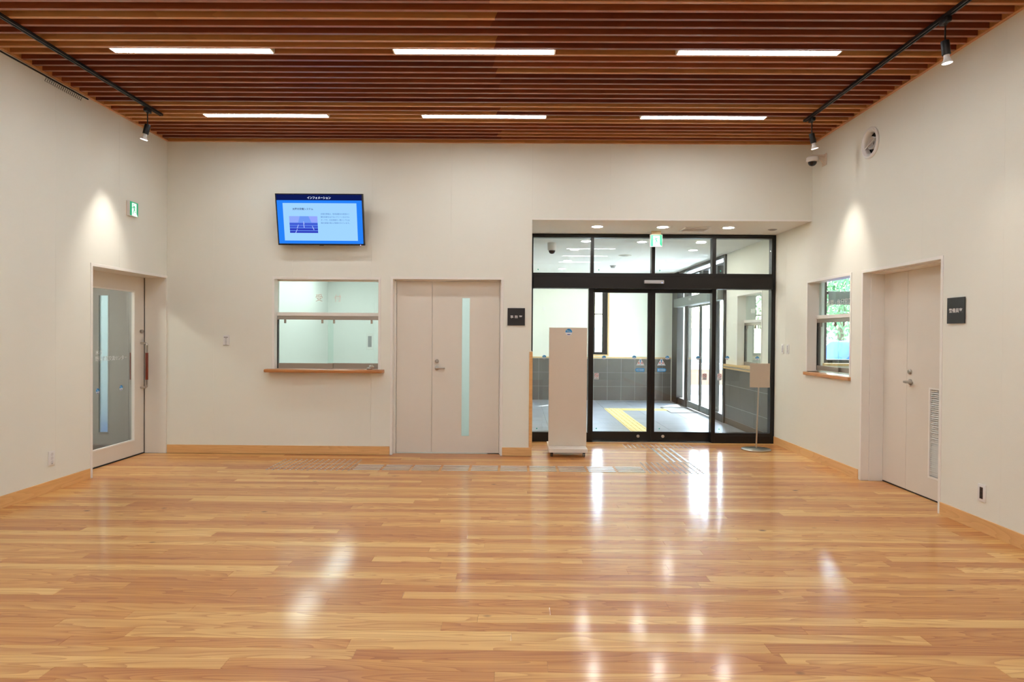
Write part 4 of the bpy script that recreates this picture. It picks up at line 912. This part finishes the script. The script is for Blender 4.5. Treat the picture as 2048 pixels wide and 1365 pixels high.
spot('black track spotlight at the end of the right track', 2.93, 6.549, (.25, .05, -1), 75)
spot('large near black track spotlight on the right track', 2.915, 4.499, (.12, 0, -1), 25)

# picture rail hooks on the left wall
pr_ = thing('picture_rail', 'thin dark picture rail with a row of hooks high on the left wall', 'picture rail', (XL, 5.3, 3.59))
MB().box(XL+.0003, XL+.008, 3.9, 6.13, 3.588, 3.6, bev=.001).build('rail', DARK2, pr_)
hk = None
for i in range(20):
    y = 5.56+i*.024
    if hk is None:
        a = [(XL+.008, y, 3.59), (XL+.016, y, 3.585), (XL+.02, y, 3.572), (XL+.014, y+.002, 3.56), (XL+.005, y+.004, 3.553), (XL+.008, y+.006, 3.543)]
        hk = MB().tube(a, .0022, seg=6).build('hook', DARK2, pr_, org=(XL, y, 3.57))
    else:
        o = hk.copy(); COL.objects.link(o); o.location = Vector((XL, y, 3.57))-wloc(pr_)

# ================================================================== WALL FITTINGS
tv = thing('wall_television', 'flat television showing a blue information screen on the back wall', 'television', (-2.245, D-.1, 2.68))
tt = math.atan2(.115, .565); TW, TH = .985, .575
TM = Matrix.Translation((-2.238, D-.165, 2.69)) @ Matrix.Rotation(0, 4, 'Z') @ Matrix.Rotation(tt, 4, 'X') @ Matrix.Rotation(math.pi/2, 4, 'X')
def tvp(name, mt, x0, x1, y0, y1, z0, z1, par=tv):
    return MB().poly(rect(x0, x1, y0, y1), TM @ Matrix.Translation((0, 0, z0)), z1-z0).build(name, mt, par)
m_ = MB(); bz = .012
m_.poly(rect(-TW/2, TW/2, -TH/2, TH/2), TM @ Matrix.Translation((0, 0, -.04)), .03)
m_.build('back_housing', BLKPL, tv)
m_ = MB()
for r4 in ((-TW/2, -TW/2+bz, -TH/2, TH/2), (TW/2-bz, TW/2, -TH/2, TH/2), (-TW/2, TW/2, TH/2-bz, TH/2), (-TW/2, TW/2, -TH/2, -TH/2+.018)): m_.poly(rect(*r4), TM @ Matrix.Translation((0, 0, -.01)), .014)
m_.build('bezel', BLKPL, tv)
sc = tvp('screen', SCRN, -TW/2+bz, TW/2-bz, -TH/2+.018, TH/2-bz, -.01, 0)
sw_, sh = TW/2-bz, TH/2-bz
tvp('title_bar', SCRD, -sw_, sw_, sh-.062, sh, .0002, .0006, sc)
tvp('slide_panel', SCRP, -sw_+.066, sw_-.062, -TH/2+.052, sh-.093, .0002, .0006, sc)
tz = lambda x, y, z=.001: TM @ Matrix.Translation((x, y, z))
text('インフォメーション', 'lettering', SCRT, sc, tz(-.0, sh-.034), .265, .027, bold=.02)
text('太陽光発電システム', 'lettering', SCRX, sc, tz(-.19, sh-.158), .235, .024, bold=.015)
for i, l4 in enumerate(('太陽光発電は、地球温暖化の原因の二', '酸化炭素を出さないクリーンなエネル', 'ギーです。社会貢献の一環としても太', '陽光発電の導入が期待されています。')):
    text(l4, 'lettering', SCRX2, sc, tz(.172, sh-.212-i*.0335), .325, .019)
tvp('slide_line', SCI4, -sw_+.12, sw_-.1, sh-.18, sh-.1785, .0007, .0009, sc)
px0, px1, py0, py1 = -.35, -.03, sh-.425, sh-.238
pic = tvp('slide_picture', SCI3, px0, px1, py0, py1, .0007, .0010, sc)
hh = (py1-py0)*.62
for i in range(4):
    a = py0+hh*(1-(i+1)/4*1.0); b_ = py0+hh*(1-i/4)-.004-.001*i
    tvp('solar_row', SCI1 if i < 2 else SCI2, px0, px1, a, b_, .0011, .0013, pic)
for x, y_, dx, h4 in ((-.29, 0, .02, .045), (-.19, .5, -.006, .05), (-.08, .3, -.02, .045), (-.19, .85, -.006, .03), (-.27, .45, .015, .04)):
    yy = py0+hh*y_; MB().poly([(x, yy), (x+.009, yy), (x+.009+dx, yy+h4), (x+dx+.003, yy+h4)], tz(0, 0, .0014), .0002).build('panel_gap', SCI4, pic)
MB().poly([(px0, py0+hh), (px0+.1, py0+hh), (px0+.12, py1), (px0, py1)], tz(0, 0, .0011), .0002).build('slide_building', emat('screen_pale_building', (146, 172, 252), 1.0), pic)
MB().poly([(px1-.07, py0+hh), (px1, py0+hh), (px1, py1), (px1-.1, py1)], tz(0, 0, .0011), .0002).build('slide_building', emat('screen_pale_building2', (150, 168, 255), 1.0), pic)
MB().poly(rect(-.025, .025, -TH/2-.005, -TH/2+.004), tz(0, 0, -.005), .008).build('logo_tab', BLKPL, tv)
MB().poly(circ(.005, 10, TW/2-.045, -TH/2+.004), tz(0, 0, .005), .001).build('power_light', emat('power_led', (170, 160, 255), 2.5), tv)
bkt = MB().box(-2.34, -2.14, D-.012, D-.0003, 2.58, 2.82, bev=.002); bkt.cyl((-2.24, D-.11, 2.72), (-2.24, D-.012, 2.72), .02, seg=12); bkt.build('wall_bracket', BLACK, tv)

def room_sign(lab, P, face, txt, sp_w, s=.2):
    d = thing('room_sign', lab, 'sign', P); M_ = at(P, face)
    MB().poly(rect(-s/2, s/2, -s/2, s/2), M_, .006).build('plate', SIGNB, d)
    text(txt, 'lettering', LETW, d, M_ @ Matrix.Translation((0, 0, .0062)), sp_w, .034, bold=.008)
room_sign('square black office sign with white characters right of the office door', (-.012, D-.0065, 1.611), 'S', '事 務 室', .137)
room_sign('square black guard room sign with white characters on the right wall', (XR-.0065, 5.028, 1.614), 'W', '警備員室', .150)
ic = thing('wall_controller', 'small white control panel with a row of marks left of the reception window', 'switch', (-3.369, D, 1.315))
MB().box(-3.405, -3.334, D-.012, D-.0003, 1.257, 1.372, bev=.003).build('plate', WHITE, ic)
MB().box(-3.395, -3.35, D-.0135, D-.012, 1.347, 1.353).build('display', DARK2, ic)
for i in range(5): MB().box(-3.384, -3.361, D-.0135, D-.012, 1.332-i*.0165, 1.338-i*.0165).build('button', GREYP, ic)
def plate(lab, P, face, wd, ht, kind):
    d = thing('wall_switch' if kind == 's' else 'wall_outlet', lab, 'switch' if kind == 's' else 'outlet', P); M_ = at(P, face)
    m_ = MB().poly(rect(-wd/2, wd/2, -ht/2, ht/2), M_ @ Matrix.Translation((0, 0, .0003)), .009); bmesh.ops.bevel(m_.b, geom=m_.b.edges[:], offset=.003, segments=2, profile=.5, affect='EDGES'); m_.build('plate', WHITE, d, smooth=True)
    return d, M_ @ Matrix.Translation((0, 0, .0094))
for (y, lab) in ((8.29, 'left of the two narrow white switch plates beside the entrance frame'), (8.135, 'right of the two narrow white switch plates beside the entrance frame')):
    d, z = plate(lab, (XR, y, 1.25), 'W', .07, .12, 's')
    MB().poly(rect(-.018, .012, -.045, .045), z, .001).build('rocker_panel', LETF, d)
    for i in range(4): MB().poly(rect(-.012, .006, .03-.021*i-.004, .03-.021*i+.004), z @ Matrix.Translation((0, 0, .001)), .001).build('button', GREYP, d)
d, z = plate('white outlet plate low on the left wall near the baseboard', (XL, 5.649, .293), 'E', .075, .125, 'o')
for i in (-1, 0, 1): MB().poly(circ(.015, 16, 0, i*.034), z, .0012).build('socket', LETF, d)
MB().poly(rect(-.006, .006, -.05, -.042), z, .0012).build('mark', GREYP, d)
d, z = plate('white framed outlet with dark sockets low on the right wall', (XR, 4.73, .281), 'W', .078, .125, 'o')
MB().poly(rect(-.016, .016, -.042, .042), z, .001).build('socket_block', mat('dark_socket', (52, 34, 30), .5), d)
for i in (-1, 0, 1): MB().poly(rect(-.008, .008, i*.026-.008, i*.026+.008), z @ Matrix.Translation((0, 0, .001)), .0008).build('socket', BLKPL, d)
# round air outlet
C0 = (XR, 6.284, 3.268); vt = thing('air_outlet', 'round white nozzle air outlet high on the right wall', 'vent', C0)
MB().lathe([(.147, .0003), (.149, .012), (.142, .02), (.128, .022), (.112, .012), (.104, 0), (.101, -.035), (.1025, -.035), (.106, .0003), (.147, .0003)], C0, axis=(-1, 0, 0), seg=40).build('rim', WHITE, vt, smooth=True)
MB().lathe([(.048, -.06), (.058, .0), (.061, .0), (.052, -.06), (.048, -.06)], C0, axis=(-1, 0, 0), seg=32).build('inner_ring', WHITE, vt, smooth=True)
MB().box(XR-.006, XR+.001, C0[1]-.104, C0[1]+.104, C0[2]-.003, C0[2]+.003).build('cross_bar', WHITE, vt)
for v_ in [o for o in vt.children if o.name.startswith('cross_bar')]: v_.rotation_euler = (math.radians(-18), 0, 0)
MB().lathe([(0, -.05), (.1025, -.05), (.1035, -.034), (.1035, -.053), (0, -.053)], C0, axis=(-1, 0, 0)).build('duct_shade_disc', BLACK, vt)  # black disc in place of the shade deep inside the outlet
# dome cameras
def dome(lab, c, wall):
    d = thing('security_camera', lab, 'security camera', c); x, y, z = c
    if wall:
        MB().lathe([(0, 0), (.035, 0), (.055, -.006), (.062, -.014), (.062, -.05), (.054, -.058), (.046, -.06), (0, -.06)], (x, y, z)).build('housing', WHITE, d, smooth=True)
        MB().lathe([(.046, -.06), (.042, -.08), (.03, -.095), (.014, -.103), (0, -.105)], (x, y, z)).build('dome', mat('smoked_dome', (22, 20, 22), .12), d, smooth=True)
        m_ = MB().box(x-.02, XR-.008, y-.03, y+.03, z-.004, z+.016, bev=.005); m_.box(XR-.012, XR-.0004, y-.05, y+.05, z-.1, z+.03, bev=.005)
        m_.poly([(0, 0), (-.075, 0), (-.06, -.012), (-.01, -.07), (0, -.09)], Matrix.Translation((XR-.01, y+.012, z)) @ Matrix.Rotation(math.pi/2, 4, 'X'), .024); m_.build('wall_arm', BOARD, d, smooth=True)
    else:
        MB().lathe([(0, 0), (.064, 0), (.066, -.02), (.06, -.108), (.05, -.115), (0, -.115)], (x, y, z)).build('housing', WHITE, d, smooth=True)
        MB().lathe([(.048, -.115), (.045, -.13), (.034, -.15), (.016, -.159), (0, -.16)], (x, y, z)).build('dome', mat('smoked_dome_2', (24, 22, 24), .12), d, smooth=True)
dome('white dome security camera on a wall arm in the right corner', (3.24, 7.22, 3.392), True)
Xc = (1102.5-1034.2)/1302*9.4; dome('white dome security camera under the vestibule ceiling behind the glass', (Xc, 9.4, ZV), False)

# ================================================================== TACTILE STUDS AND BARS on the hall floor
def stud_mesh():
    m_ = MB().lathe([(0, .005), (.006, .005), (.0095, .0035), (.0115, .0008), (.0115, 0)], (0, 0, 0), seg=12); me = bpy.data.meshes.new('stud'); m_.b.to_mesh(me); m_.b.free(); me.materials.append(STEEL)
    for p in me.polygons: p.use_smooth = True
    return me
sm_ = stud_mesh()
def studs(lab, x0, y0, nx, ny):
    t_ = thing('tactile_stud_field', lab, 'tactile studs', (x0, y0, 0))
    for i in range(nx):
        for j in range(ny):
            o = bpy.data.objects.new('stud', sm_); COL.objects.link(o); o.parent = t_; o.location = (i*.06, j*.06, .0002)
studs('wide field of steel floor studs below the reception counter', -2.557, 6.645, 15, 10)
studs('square field of steel floor studs where the guide bars turn', 1.373, 6.645, 10, 10)
studs('narrow band of steel floor studs before the automatic door', 1.371, 8.13, 15, 5)
def bars(lab, spans):
    t_ = thing('tactile_guide_bars', lab, 'guide bars', (spans[0][0], spans[0][2], 0))
    for c in spans: MB().box(*c, .0002, .004, bev=.001).build('bar', BARS, t_)
bars('run of steel guide bars crossing the floor from the counter studs', [(-1.685+.304*k, -1.685+.304*k+.278, 6.69+.075*j-.0175, 6.69+.075*j+.0175) for k in range(10) for j in range(4)])
bars('run of steel guide bars leading to the automatic door', [(1.685+.075*j-.0145, 1.685+.075*j+.0145, 7.225+.295*k, 7.225+.295*k+.285) for k in range(3) for j in range(4)])

# ================================================================== WHEELED BOARD AND SIGN STAND
wbd = thing('notice_board', 'tall ivory freestanding panel on a wheeled base before the entrance', 'notice board', (.6, 7.7, 0))
MB().box(.378, .824, 7.66, 7.70, .101, 1.492, bev=.003).build('panel', BOARD, wbd)
MB().box(.372, .818, 7.44, 7.98, .056, .10, bev=.004).build('base', mat('base_ivory', (226, 216, 204), .5), wbd)
for (x, y) in ((.41, 7.5), (.78, 7.5), (.41, 7.92), (.78, 7.92)):
    m_ = MB().cyl((x-.012, y, .024), (x-.004, y, .024), .0235, seg=18, bev=.003).cyl((x+.004, y, .024), (x+.012, y, .024), .0235, seg=18, bev=.003)
    cs = m_.build('caster', BLKPL, wbd, smooth=True)
    MB().box(x-.0155, x+.0155, y-.014, y+.014, .036, .0555, bev=.003).build('fork', BLACK, cs)
M_ = at((.607, 7.6595, 1.44)); round_sticker(wbd, M_, .041)
st = thing('sign_stand', 'slim steel sign stand with a blank beige plate at the right of the entrance', 'sign stand', (2.97, 8.07, 0))
MB().lathe([(0, 0), (.172, 0), (.176, .004), (.176, .014), (.17, .018), (.03, .026), (0, .027)], (2.965, 8.06, .0003), seg=48).build('base', STEEL, st, smooth=True)
MB().cyl((2.965, 8.06, .02), (2.992, 8.06, 1.0), .0095, seg=16).build('pole', STEEL, st, smooth=True)
MB().box(2.873, 3.12, 8.045, 8.0485, .775, 1.072, bev=.0008).build('sign_plate', mat('beige_plate', (196, 180, 160), .35, spec=.5), st)
MB().box(2.975, 3.005, 8.0488, 8.056, .93, 1.0).build('plate_clip', STEELR, st)
